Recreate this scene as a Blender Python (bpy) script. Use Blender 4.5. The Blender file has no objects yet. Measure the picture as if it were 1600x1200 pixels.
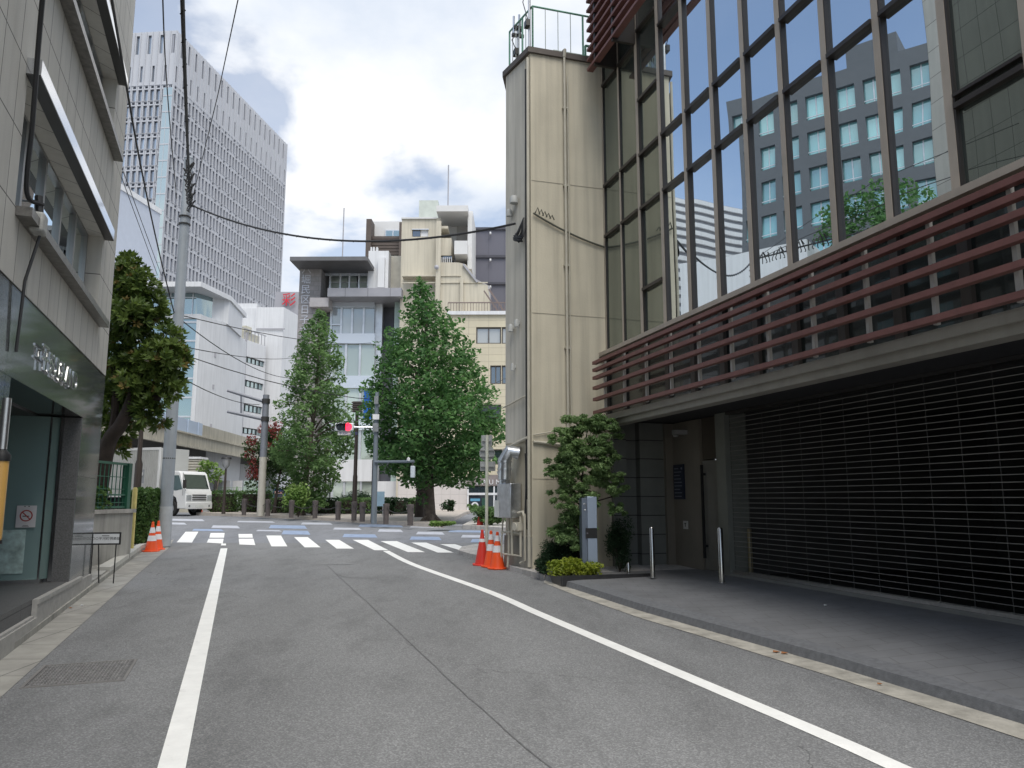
import bpy, math, random
import numpy as np
from mathutils import Vector, Matrix
from math import sin, cos, radians, pi, hypot, atan2
random.seed(7); RNG = np.random.default_rng(7)
SC = bpy.context.scene; COL = SC.collection

# ------------------------------------------------------------------ camera
H = 1.6; FP = 1200.0; PITCH = math.atan(180/FP)
SP, CP = sin(PITCH), cos(PITCH)
cam = bpy.data.cameras.new('camera'); camo = bpy.data.objects.new('camera', cam); COL.objects.link(camo)
cam.sensor_width = 36; cam.lens = 36*FP/1600; cam.clip_end = 2000; cam.clip_start = .05
camo.location = (0, 0, H); camo.rotation_euler = (pi/2+PITCH, 0, 0)
SC.camera = camo

# ------------------------------------------------------------------ light and sky
SUN_EL, SUN_AZ = radians(60), radians(160)      # azimuth clockwise from +Y: behind the camera
W = bpy.data.worlds.new('World'); SC.world = W; W.use_nodes = True
nt = W.node_tree; nt.nodes.clear()
def N(tree, typ, **kw):
    n = tree.nodes.new(typ)
    for k, v in kw.items(): setattr(n, k, v)
    return n
out = N(nt, 'ShaderNodeOutputWorld'); bg = N(nt, 'ShaderNodeBackground'); bg2 = N(nt, 'ShaderNodeBackground')
sky = N(nt, 'ShaderNodeTexSky', sky_type='NISHITA', sun_disc=False)
sky.sun_elevation = SUN_EL; sky.sun_rotation = SUN_AZ; sky.dust_density = .6; sky.ozone_density = 1.6
bg.inputs['Strength'].default_value = .10
nt.links.new(sky.outputs[0], bg.inputs['Color'])
tc = N(nt, 'ShaderNodeTexCoord'); sep = N(nt, 'ShaderNodeSeparateXYZ'); nt.links.new(tc.outputs['Generated'], sep.inputs[0])
mz = N(nt, 'ShaderNodeMath', operation='MAXIMUM'); mz.inputs[1].default_value = .0; nt.links.new(sep.outputs['Z'], mz.inputs[0])
az = N(nt, 'ShaderNodeMath', operation='ADD'); az.inputs[1].default_value = .28; nt.links.new(mz.outputs[0], az.inputs[0])
dv = N(nt, 'ShaderNodeVectorMath', operation='DIVIDE'); cb = N(nt, 'ShaderNodeCombineXYZ')
nt.links.new(tc.outputs['Generated'], dv.inputs[0])
for i in range(3): nt.links.new(az.outputs[0], cb.inputs[i])
nt.links.new(cb.outputs[0], dv.inputs[1])
mp = N(nt, 'ShaderNodeMapping'); nt.links.new(dv.outputs[0], mp.inputs[0]); mp.inputs['Location'].default_value = (5.4, 2.9, 0)
no = N(nt, 'ShaderNodeTexNoise'); no.inputs['Scale'].default_value = 2.3; no.inputs['Detail'].default_value = 9; no.inputs['Roughness'].default_value = .52
no.inputs['Distortion'].default_value = .25
nt.links.new(mp.outputs[0], no.inputs['Vector'])
# clouds are thicker ahead (+Y) and thin out to the left
dt = N(nt, 'ShaderNodeVectorMath', operation='DOT_PRODUCT'); dt.inputs[1].default_value = (.05, .06, .02); nt.links.new(tc.outputs['Generated'], dt.inputs[0])
ad0 = N(nt, 'ShaderNodeMath', operation='ADD'); nt.links.new(no.outputs['Fac'], ad0.inputs[0]); nt.links.new(dt.outputs['Value'], ad0.inputs[1])
# a wide clear gap in the clouds, high to the left
gd = N(nt, 'ShaderNodeVectorMath', operation='DOT_PRODUCT'); gd.inputs[1].default_value = Vector((-.66, .50, .62)).normalized(); nt.links.new(tc.outputs['Generated'], gd.inputs[0])
gr = N(nt, 'ShaderNodeMapRange', interpolation_type='SMOOTHSTEP'); gr.inputs['From Min'].default_value = .90; gr.inputs['From Max'].default_value = .99; gr.inputs['To Max'].default_value = -.17; nt.links.new(gd.outputs['Value'], gr.inputs['Value'])
ad = N(nt, 'ShaderNodeMath', operation='ADD'); nt.links.new(ad0.outputs[0], ad.inputs[0]); nt.links.new(gr.outputs[0], ad.inputs[1])
cr = N(nt, 'ShaderNodeMapRange', interpolation_type='SMOOTHSTEP'); cr.inputs['From Min'].default_value = .45; cr.inputs['From Max'].default_value = .60
nt.links.new(ad.outputs[0], cr.inputs['Value'])
no2 = N(nt, 'ShaderNodeTexNoise'); no2.inputs['Scale'].default_value = 2.1; no2.inputs['Detail'].default_value = 8; no2.inputs['Roughness'].default_value = .55
mp2 = N(nt, 'ShaderNodeMapping'); mp2.inputs['Location'].default_value = (8.3, 5.2, 0); nt.links.new(dv.outputs[0], mp2.inputs[0]); nt.links.new(mp2.outputs[0], no2.inputs['Vector'])
cc = N(nt, 'ShaderNodeValToRGB'); nt.links.new(no2.outputs['Fac'], cc.inputs[0])
cc.color_ramp.elements[0].position = .36; cc.color_ramp.elements[0].color = (.64, .71, .82, 1)
cc.color_ramp.elements[1].position = .60; cc.color_ramp.elements[1].color = (1, 1, 1, 1)
nt.links.new(cc.outputs[0], bg2.inputs['Color']); bg2.inputs['Strength'].default_value = .66
ve = N(nt, 'ShaderNodeMath', operation='MULTIPLY_ADD'); ve.inputs[1].default_value = 2.0; ve.inputs[2].default_value = .42; nt.links.new(gr.outputs[0], ve.inputs[0])
vm = N(nt, 'ShaderNodeMath', operation='MAXIMUM'); nt.links.new(cr.outputs[0], vm.inputs[0]); nt.links.new(ve.outputs[0], vm.inputs[1])
mx = N(nt, 'ShaderNodeMixShader'); nt.links.new(vm.outputs[0], mx.inputs[0]); nt.links.new(bg.outputs[0], mx.inputs[1]); nt.links.new(bg2.outputs[0], mx.inputs[2])
nt.links.new(mx.outputs[0], out.inputs['Surface'])
sl = bpy.data.lights.new('sun', 'SUN'); slo = bpy.data.objects.new('sun', sl); COL.objects.link(slo)
sl.energy = 2.0; sl.angle = radians(42); sl.color = (1, .95, .86)
sd = Vector((sin(SUN_AZ)*cos(SUN_EL), cos(SUN_AZ)*cos(SUN_EL), sin(SUN_EL)))
slo.rotation_euler = sd.to_track_quat('Z', 'Y').to_euler(); slo.location = (0, 0, 60)
SC.view_settings.view_transform = 'Standard'; SC.view_settings.look = 'None'
SC.view_settings.exposure = .80; SC.view_settings.gamma = 1
SC.cycles.max_bounces = 8; SC.cycles.glossy_bounces = 4; SC.cycles.transparent_max_bounces = 12

# ------------------------------------------------------------------ survey helpers (photo measurements -> metres)
SL = .024; YF = 36.0
def gz(y): return SL*min(y, YF)
def ray(px, py):
    u = (px-800)/FP; v = (600-py)/FP
    return u, CP-v*SP, SP+v*CP
def G(px, py, dz=0):
    u, dy, z = ray(px, py); t = (H-dz)/(SL*dy-z)
    if dy*t > YF: t = (H-dz-gz(YF))/(-z)
    return Vector((u*t, dy*t, H+z*t))
def D(px, py, Y):
    u, dy, z = ray(px, py); t = Y/dy
    return Vector((u*t, Y, H+z*t))
class Fr:
    """a vertical wall plane: x along it (left to right as seen), y into the building, z up"""
    def __init__(s, x, y, deg, z=0): s.x, s.y, s.a, s.z = x, y, radians(deg), z
    def uw(s, px, py, d=0):
        u, dy, z = ray(px, py); c, n = cos(s.a), sin(s.a)
        t = (d-n*s.x+c*s.y)/(-n*u+c*dy); X, Y = u*t-s.x, dy*t-s.y
        return c*X+n*Y, H+z*t-s.z
    def w(s, p):
        c, n = cos(s.a), sin(s.a)
        return Vector((s.x+c*p[0]-n*p[1], s.y+n*p[0]+c*p[1], s.z+p[2]))
    def l(s, p):
        c, n = cos(s.a), sin(s.a); X, Y = p[0]-s.x, p[1]-s.y
        return Vector((c*X+n*Y, -n*X+c*Y, p[2]-s.z))
def Fab(a, b, z=0): return Fr(a[0], a[1], math.degrees(atan2(b[1]-a[1], b[0]-a[0])), z)

# ------------------------------------------------------------------ materials
MATS = {}
def mat(name, col, rough=.6, metal=0, var=.12, sc=2., bump=0, bsc=40, streak=0, spec=.5, tile=None, ior=None, coat=0, dirt=0):
    if name in MATS: return MATS[name]
    m = bpy.data.materials.new(name); m.use_nodes = True; t = m.node_tree; b = t.nodes['Principled BSDF']
    b.inputs['Roughness'].default_value = rough; b.inputs['Metallic'].default_value = metal
    b.inputs['Specular IOR Level'].default_value = spec
    if ior: b.inputs['IOR'].default_value = ior
    if coat: b.inputs['Coat Weight'].default_value = coat; b.inputs['Coat Roughness'].default_value = .05
    co = N(t, 'ShaderNodeTexCoord')
    n1 = N(t, 'ShaderNodeTexNoise'); n1.inputs['Scale'].default_value = sc; n1.inputs['Detail'].default_value = 6; n1.inputs['Roughness'].default_value = .6
    t.links.new(co.outputs['Object'], n1.inputs['Vector'])
    r = N(t, 'ShaderNodeMapRange'); r.inputs['From Min'].default_value = .3; r.inputs['From Max'].default_value = .7
    r.inputs['To Min'].default_value = 1-var; r.inputs['To Max'].default_value = 1+var; t.links.new(n1.outputs['Fac'], r.inputs['Value'])
    cur = None
    base = N(t, 'ShaderNodeRGB'); base.outputs[0].default_value = (*col, 1); cur = base.outputs[0]
    hs = None
    if tile:
        bw, bh, mo, mc, c2 = tile[:5]; ph = tile[5] if len(tile) > 5 else (0, 0); off = tile[6] if len(tile) > 6 else 0
        s = N(t, 'ShaderNodeSeparateXYZ'); t.links.new(co.outputs['Object'], s.inputs[0])
        a = N(t, 'ShaderNodeMath', operation='ADD'); t.links.new(s.outputs['X'], a.inputs[0]); t.links.new(s.outputs['Y'], a.inputs[1])
        c = N(t, 'ShaderNodeCombineXYZ')
        if len(tile) > 7 and tile[7]: t.links.new(s.outputs['X'], c.inputs[0]); t.links.new(s.outputs['Y'], c.inputs[1])
        else: t.links.new(a.outputs[0], c.inputs[0]); t.links.new(s.outputs['Z'], c.inputs[1])
        mpn = N(t, 'ShaderNodeMapping'); mpn.inputs['Location'].default_value = (ph[0]+bw*400, ph[1]+bh*400, 0); t.links.new(c.outputs[0], mpn.inputs[0])
        br = N(t, 'ShaderNodeTexBrick'); br.offset = off; br.inputs['Scale'].default_value = 1; br.inputs['Brick Width'].default_value = bw
        br.inputs['Row Height'].default_value = bh; br.inputs['Mortar Size'].default_value = mo; br.inputs['Mortar Smooth'].default_value = .2
        br.inputs['Color1'].default_value = (*col, 1); br.inputs['Color2'].default_value = (*c2, 1); br.inputs['Mortar'].default_value = (*mc, 1)
        t.links.new(mpn.outputs[0], br.inputs['Vector']); cur = br.outputs['Color']; hs = br.outputs['Fac']
    mul = N(t, 'ShaderNodeVectorMath', operation='SCALE'); t.links.new(cur, mul.inputs[0]); t.links.new(r.outputs[0], mul.inputs['Scale']); cur = mul.outputs[0]
    if streak:
        mpn = N(t, 'ShaderNodeMapping'); mpn.inputs['Scale'].default_value = (5, 5, .22); t.links.new(co.outputs['Object'], mpn.inputs[0])
        n3 = N(t, 'ShaderNodeTexNoise'); n3.inputs['Scale'].default_value = 1.3; n3.inputs['Detail'].default_value = 5; t.links.new(mpn.outputs[0], n3.inputs['Vector'])
        r3 = N(t, 'ShaderNodeMapRange'); r3.inputs['From Min'].default_value = .42; r3.inputs['From Max'].default_value = .72
        r3.inputs['To Min'].default_value = 1; r3.inputs['To Max'].default_value = 1-streak; t.links.new(n3.outputs['Fac'], r3.inputs['Value'])
        m3 = N(t, 'ShaderNodeVectorMath', operation='SCALE'); t.links.new(cur, m3.inputs[0]); t.links.new(r3.outputs[0], m3.inputs['Scale']); cur = m3.outputs[0]
    t.links.new(cur, b.inputs['Base Color'])
    if bump or hs is not None:
        bp = N(t, 'ShaderNodeBump'); bp.inputs['Distance'].default_value = .01
        if bump:
            n2 = N(t, 'ShaderNodeTexNoise'); n2.inputs['Scale'].default_value = bsc; n2.inputs['Detail'].default_value = 4; t.links.new(co.outputs['Object'], n2.inputs['Vector'])
            bp.inputs['Strength'].default_value = bump; t.links.new(n2.outputs['Fac'], bp.inputs['Height'])
        if hs is not None:
            b2 = N(t, 'ShaderNodeBump', invert=True); b2.inputs['Distance'].default_value = .01; b2.inputs['Strength'].default_value = .6; t.links.new(hs, b2.inputs['Height'])
            if bump: t.links.new(b2.outputs[0], bp.inputs['Normal'])
            else: bp = b2
        t.links.new(bp.outputs[0], b.inputs['Normal'])
    MATS[name] = m; return m
def glass(name, col=(.03, .04, .045), refl=.35, tint=(.85, .93, .95), rough=.01, wave=.012, wsc=.7, rnd=0):
    """window glass: a mirror-like coat over a dim room colour; refl is the share mirrored head-on"""
    if name in MATS: return MATS[name]
    m = bpy.data.materials.new(name); m.use_nodes = True; t = m.node_tree; b = t.nodes['Principled BSDF']; o = t.nodes['Material Output']
    b.inputs['Base Color'].default_value = (*col, 1); b.inputs['Roughness'].default_value = .25
    g = N(t, 'ShaderNodeBsdfGlossy'); g.inputs['Color'].default_value = (*tint, 1); g.inputs['Roughness'].default_value = rough
    if rnd:   # pane colours differ at random from window to window
        ge = N(t, 'ShaderNodeNewGeometry'); oi = N(t, 'ShaderNodeObjectInfo'); aa = N(t, 'ShaderNodeMath', operation='ADD'); t.links.new(ge.outputs['Random Per Island'], aa.inputs[0]); t.links.new(oi.outputs['Random'], aa.inputs[1])
        fr0 = N(t, 'ShaderNodeMath', operation='FRACT'); t.links.new(aa.outputs[0], fr0.inputs[0]); rr = N(t, 'ShaderNodeMapRange'); rr.inputs['From Min'].default_value = .45; rr.inputs['To Min'].default_value = 1; rr.inputs['To Max'].default_value = rnd; t.links.new(fr0.outputs[0], rr.inputs['Value'])
        sc_ = N(t, 'ShaderNodeVectorMath', operation='SCALE'); sc_.inputs[0].default_value = col; t.links.new(rr.outputs[0], sc_.inputs['Scale']); t.links.new(sc_.outputs[0], b.inputs['Base Color'])
    fr = N(t, 'ShaderNodeFresnel'); fr.inputs['IOR'].default_value = 1.6
    a = N(t, 'ShaderNodeMath', operation='ADD', use_clamp=True); a.inputs[1].default_value = refl; t.links.new(fr.outputs[0], a.inputs[0])
    x = N(t, 'ShaderNodeMixShader'); t.links.new(a.outputs[0], x.inputs[0]); t.links.new(b.outputs[0], x.inputs[1]); t.links.new(g.outputs[0], x.inputs[2])
    co = N(t, 'ShaderNodeTexCoord'); n = N(t, 'ShaderNodeTexNoise'); n.inputs['Scale'].default_value = wsc; n.inputs['Detail'].default_value = 1
    t.links.new(co.outputs['Object'], n.inputs['Vector']); bp = N(t, 'ShaderNodeBump'); bp.inputs['Distance'].default_value = wave; bp.inputs['Strength'].default_value = .6
    t.links.new(n.outputs['Fac'], bp.inputs['Height']); t.links.new(bp.outputs[0], g.inputs['Normal'])
    t.links.new(x.outputs[0], o.inputs['Surface']); MATS[name] = m; return m
def clear(name, tint=(.7, .9, .88), op=.35, col=(.35, .5, .5)):
    """see-through pane: part transparent, part mirror, part milky"""
    if name in MATS: return MATS[name]
    m = bpy.data.materials.new(name); m.use_nodes = True; t = m.node_tree; o = t.nodes['Material Output']; b = t.nodes['Principled BSDF']
    b.inputs['Base Color'].default_value = (*col, 1); b.inputs['Roughness'].default_value = .3
    tr = N(t, 'ShaderNodeBsdfTransparent'); tr.inputs[0].default_value = (*tint, 1)
    x = N(t, 'ShaderNodeMixShader'); x.inputs[0].default_value = op; t.links.new(tr.outputs[0], x.inputs[1]); t.links.new(b.outputs[0], x.inputs[2])
    g = N(t, 'ShaderNodeBsdfGlossy'); g.inputs['Roughness'].default_value = .02
    f = N(t, 'ShaderNodeFresnel'); f.inputs['IOR'].default_value = 1.5
    y = N(t, 'ShaderNodeMixShader'); t.links.new(f.outputs[0], y.inputs[0]); t.links.new(x.outputs[0], y.inputs[1]); t.links.new(g.outputs[0], y.inputs[2])
    t.links.new(y.outputs[0], o.inputs['Surface']); MATS[name] = m; return m
def leafmat(name, c1, c2, trans=.35, rough=.45):
    if name in MATS: return MATS[name]
    m = bpy.data.materials.new(name); m.use_nodes = True; t = m.node_tree; b = t.nodes['Principled BSDF']; o = t.nodes['Material Output']
    b.inputs['Roughness'].default_value = rough; b.inputs['Specular IOR Level'].default_value = .2
    ge = N(t, 'ShaderNodeNewGeometry'); r = N(t, 'ShaderNodeValToRGB')
    r.color_ramp.elements[0].color = (*c1, 1); r.color_ramp.elements[1].color = (*c2, 1)
    co = N(t, 'ShaderNodeTexCoord'); n0 = N(t, 'ShaderNodeTexNoise'); n0.inputs['Scale'].default_value = 1.6; n0.inputs['Detail'].default_value = 3; t.links.new(co.outputs['Object'], n0.inputs['Vector']); n = N(t, 'ShaderNodeMapRange'); n.inputs['From Min'].default_value = .36; n.inputs['From Max'].default_value = .64; t.links.new(n0.outputs['Fac'], n.inputs['Value'])
    mm = N(t, 'ShaderNodeMath', operation='MULTIPLY_ADD'); mm.inputs[1].default_value = .55; t.links.new(ge.outputs['Random Per Island'], mm.inputs[0])
    m2 = N(t, 'ShaderNodeMath', operation='MULTIPLY'); m2.inputs[1].default_value = .45; t.links.new(n.outputs[0], m2.inputs[0]); t.links.new(m2.outputs[0], mm.inputs[2])
    t.links.new(mm.outputs[0], r.inputs[0]); t.links.new(r.outputs[0], b.inputs['Base Color'])
    tl = N(t, 'ShaderNodeBsdfTranslucent'); hs = N(t, 'ShaderNodeHueSaturation'); hs.inputs['Value'].default_value = 1.6; hs.inputs['Saturation'].default_value = 1.1
    t.links.new(r.outputs[0], hs.inputs['Color']); t.links.new(hs.outputs[0], tl.inputs['Color'])
    x = N(t, 'ShaderNodeMixShader'); x.inputs[0].default_value = trans; t.links.new(b.outputs[0], x.inputs[1]); t.links.new(tl.outputs[0], x.inputs[2])
    t.links.new(x.outputs[0], o.inputs['Surface']); MATS[name] = m; return m
def lit(name, col, s):
    m = bpy.data.materials.new(name); m.use_nodes = True; b = m.node_tree.nodes['Principled BSDF']
    b.inputs['Base Color'].default_value = (*col, 1); b.inputs['Emission Color'].default_value = (*col, 1); b.inputs['Emission Strength'].default_value = s
    MATS[name] = m; return m

# ------------------------------------------------------------------ mesh builder
class MB:
    def __init__(s): s.v, s.f, s.m, s.sm = [], [], [], []
    def add(s, vs, fs, mi=0, smooth=False):
        o = len(s.v); s.v += [tuple(p) for p in vs]
        for f in fs: s.f.append([o+i for i in f]); s.m.append(mi); s.sm.append(smooth)
        return s
    def box(s, x0, x1, y0, y1, z0, z1, mi=0):
        if x0 > x1: x0, x1 = x1, x0
        if y0 > y1: y0, y1 = y1, y0
        if z0 > z1: z0, z1 = z1, z0
        return s.add([(x0,y0,z0),(x1,y0,z0),(x1,y1,z0),(x0,y1,z0),(x0,y0,z1),(x1,y0,z1),(x1,y1,z1),(x0,y1,z1)],
                     [(3,2,1,0),(4,5,6,7),(0,1,5,4),(1,2,6,5),(2,3,7,6),(3,0,4,7)], mi)
    def bar(s, a, b, w, h=None, mi=0):
        """square bar from a to b"""
        a, b = Vector(a), Vector(b); h = h or w; d = (b-a).normalized()
        u = d.cross(Vector((0, 0, 1)));  u = u.normalized() if u.length > 1e-3 else Vector((1, 0, 0)); k = u.cross(d).normalized()
        vs = [p+u*(i*w/2)+k*(j*h/2) for p in (a, b) for i, j in ((-1,-1),(1,-1),(1,1),(-1,1))]
        return s.add(vs, [(0,1,2,3),(7,6,5,4),(0,4,5,1),(1,5,6,2),(2,6,7,3),(3,7,4,0)], mi)
    def tube(s, pts, r, n=8, mi=0, cap=True):
        pts = [Vector(p) for p in pts]; rs = r if isinstance(r, (list, tuple)) else [r]*len(pts); vs = []; fs = []
        pu = None
        for i, p in enumerate(pts):
            d = (pts[min(i+1, len(pts)-1)]-pts[max(i-1, 0)]).normalized()
            u = d.orthogonal().normalized() if pu is None else (pu-d*pu.dot(d)).normalized()
            pu = u; k = d.cross(u)
            vs += [p+u*(rs[i]*cos(2*pi*j/n))+k*(rs[i]*sin(2*pi*j/n)) for j in range(n)]
        for i in range(len(pts)-1):
            for j in range(n): fs.append((i*n+j, i*n+(j+1) % n, (i+1)*n+(j+1) % n, (i+1)*n+j))
        s.add(vs, fs, mi, n > 5)
        if cap: o = len(s.v)-len(vs); s.f += [[o+j for j in range(n)][::-1], [o+len(vs)-n+j for j in range(n)]]; s.m += [mi]*2; s.sm += [False]*2
        return s
    def lathe(s, prof, c=(0, 0, 0), n=20, mi=0, ax='z'):
        vs = []; fs = []
        for r, z in prof:
            for j in range(n):
                a = 2*pi*j/n; p = (r*cos(a), r*sin(a), z)
                if ax == 'y': p = (p[0], z, p[1])
                if ax == 'x': p = (z, p[0], p[1])
                vs.append((c[0]+p[0], c[1]+p[1], c[2]+p[2]))
        for i in range(len(prof)-1):
            for j in range(n): fs.append((i*n+j, i*n+(j+1) % n, (i+1)*n+(j+1) % n, (i+1)*n+j))
        return s.add(vs, fs, mi, True)
    def prism(s, poly, y0, y1, mi=0):
        """polygon in x-z extruded along y"""
        n = len(poly); vs = [(x, y0, z) for x, z in poly]+[(x, y1, z) for x, z in poly]
        return s.add(vs, [tuple(range(n)), tuple(range(2*n-1, n-1, -1))]+[(i, i+n, (i+1) % n+n, (i+1) % n) for i in range(n)], mi)
    def slab(s, poly, z0, z1, mi=0):
        """polygon in x-y extruded along z; z may be callable of (x, y)"""
        f0 = z0 if callable(z0) else (lambda x, y: z0); f1 = z1 if callable(z1) else (lambda x, y: z1)
        n = len(poly); vs = [(x, y, f0(x, y)) for x, y in poly]+[(x, y, f1(x, y)) for x, y in poly]
        return s.add(vs, [tuple(range(n-1, -1, -1)), tuple(range(n, 2*n))]+[(i, (i+1) % n, (i+1) % n+n, i+n) for i in range(n)], mi)
    def quad(s, a, b, c, d, mi=0): return s.add([a, b, c, d], [(0, 1, 2, 3)], mi)
    def wall(s, u0, u1, w0, w1, holes, y=0, dep=.15, mi=0, rmi=None):
        """wall sheet facing -y with openings and their reveals"""
        us = sorted({u0, u1, *[min(max(h[i], u0), u1) for h in holes for i in (0, 1)]}); ws = sorted({w0, w1, *[min(max(h[i], w0), w1) for h in holes for i in (2, 3)]})
        for i in range(len(us)-1):
            j0 = None
            for j in range(len(ws)):
                inh = True
                if j < len(ws)-1:
                    cu, cw = (us[i]+us[i+1])/2, (ws[j]+ws[j+1])/2
                    inh = any(h[0] < cu < h[1] and h[2] < cw < h[3] for h in holes)
                if inh:
                    if j0 is not None: s.quad((us[i], y, ws[j0]), (us[i+1], y, ws[j0]), (us[i+1], y, ws[j]), (us[i], y, ws[j]), mi); j0 = None
                elif j0 is None: j0 = j
        r = mi if rmi is None else rmi
        for a, b, c, d in holes:
            s.quad((a, y, c), (a, y+dep, c), (a, y+dep, d), (a, y, d), r); s.quad((b, y, c), (b, y, d), (b, y+dep, d), (b, y+dep, c), r)
            s.quad((a, y, c), (b, y, c), (b, y+dep, c), (a, y+dep, c), r); s.quad((a, y, d), (a, y+dep, d), (b, y+dep, d), (b, y, d), r)
        return s
    def text(s, txt, x, z, size, y=0, dep=.01, mi=0, sx=1, center=False):
        vs, fs = textmesh(txt, size, dep, center)
        return s.add([(x+p[0]*sx, y-p[2], z+p[1]) for p in vs], fs, mi)
    def build(s, name, mats, parent=None, F=None, loc=None):
        me = bpy.data.meshes.new(name); me.from_pydata(s.v, [], s.f); me.update()
        for m in (mats if isinstance(mats, (list, tuple)) else [mats]): me.materials.append(m)
        me.polygons.foreach_set('material_index', s.m); me.polygons.foreach_set('use_smooth', s.sm); me.set_sharp_from_angle(angle=radians(42))
        o = bpy.data.objects.new(name, me); COL.objects.link(o)
        if parent: o.parent = parent
        if F: o.location = (F.x, F.y, F.z); o.rotation_euler = (0, 0, F.a)
        if loc: o.location = loc
        return o
def textmesh(txt, size, dep, center=False):
    cu = bpy.data.curves.new('lettering', 'FONT'); cu.body = txt; cu.size = size; cu.extrude = dep/2; cu.resolution_u = 3
    if center: cu.align_x = 'CENTER'
    o = bpy.data.objects.new('lettering', cu); COL.objects.link(o)
    me = bpy.data.meshes.new_from_object(o, depsgraph=bpy.context.evaluated_depsgraph_get())
    vs = [tuple(v.co) for v in me.vertices]; fs = [tuple(p.vertices) for p in me.polygons]
    bpy.data.objects.remove(o); bpy.data.curves.remove(cu); bpy.data.meshes.remove(me)
    return vs, fs
def tag(o, label, cat, group=None, kind=None):
    if label: o['label'] = label
    if cat: o['category'] = cat
    if group: o['group'] = group
    if kind: o['kind'] = kind
    return o
def thing(name, label, cat, F=None, loc=None, rz=0, group=None):
    o = bpy.data.objects.new(name, None); COL.objects.link(o); o.empty_display_size = .2
    if F: o.location = (F.x, F.y, F.z); o.rotation_euler = (0, 0, F.a)
    else: o.location = loc; o.rotation_euler = (0, 0, rz)
    return tag(o, label, cat, group)
def struct(o, label, cat): return tag(o, label, cat, kind='structure')
KIDS = {}
def dup(o, parent=None, loc=None, rz=None, label=None):
    c = o.copy(); COL.objects.link(c); c.parent = parent
    if loc is not None: c.location = loc
    if rz is not None: c.rotation_euler = (0, 0, rz)
    if label: c['label'] = label
    for ch in [k for k in list(COL.objects) if k.parent == o]: dup(ch, c)
    return c
def bevel(o, w=.01, seg=2):
    m = o.modifiers.new('bevel', 'BEVEL'); m.width = w; m.segments = seg; m.limit_method = 'ANGLE'; m.angle_limit = radians(40); return o
def catmull(pts, n=8):
    P = [Vector(p) for p in pts]; P = [P[0]*2-P[1]]+P+[P[-1]*2-P[-2]]; o = []
    for i in range(1, len(P)-2):
        for k in range(n):
            t = k/n; a, b, c, d = P[i-1:i+3]
            o.append(.5*((2*b)+(c-a)*t+(2*a-5*b+4*c-d)*t*t+(3*b-a-3*c+d)*t**3))
    return o+[P[-2]]
def sag(a, b, s, n=14):
    a, b = Vector(a), Vector(b); return [a.lerp(b, i/n)-Vector((0, 0, s*4*(i/n)*(1-i/n))) for i in range(n+1)]

# ------------------------------------------------------------------ foliage
def leaves(name, pts, size, mats, parent=None, loc=(0, 0, 0), aspect=.55, up=.5, nrm=None, jit=.35):
    """one small folded leaf (two triangles-quads) per point"""
    n = len(pts); P = np.asarray(pts)-np.asarray(loc)
    nv = RNG.normal(size=(n, 3)); nv[:, 2] = np.abs(nv[:, 2])+up
    if nrm is not None: nv = nv*.6+np.asarray(nrm)*1.2
    nv /= np.linalg.norm(nv, axis=1)[:, None]
    t = RNG.normal(size=(n, 3)); t -= (t*nv).sum(1)[:, None]*nv; t /= np.linalg.norm(t, axis=1)[:, None]; b = np.cross(nv, t)
    s = size*(1+jit*RNG.uniform(-1, 1, n))[:, None]
    q = np.stack([P-t*s*.5, P-b*s*aspect*.5+nv*s*.08, P+t*s*.5, P+b*s*aspect*.5+nv*s*.08], 1).reshape(-1, 3)
    me = bpy.data.meshes.new(name); me.vertices.add(4*n); me.vertices.foreach_set('co', q.ravel().astype(np.float32))
    me.loops.add(4*n); me.loops.foreach_set('vertex_index', np.arange(4*n, dtype=np.int32)); me.polygons.add(n)
    me.polygons.foreach_set('loop_start', np.arange(0, 4*n, 4, dtype=np.int32)); me.polygons.foreach_set('loop_total', np.full(n, 4, np.int32))
    me.materials.append(mats); me.update(calc_edges=True); me.validate()
    o = bpy.data.objects.new(name, me); COL.objects.link(o)
    if parent: o.parent = parent
    else: o.location = loc
    return o
def blob(c, r, n, hollow=.5):
    d = RNG.normal(size=(n, 3)); d /= np.linalg.norm(d, axis=1)[:, None]
    k = (hollow+(1-hollow)*RNG.uniform(0, 1, n))[:, None]**.8
    return np.asarray(c)+d*k*np.asarray(r)
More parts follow.
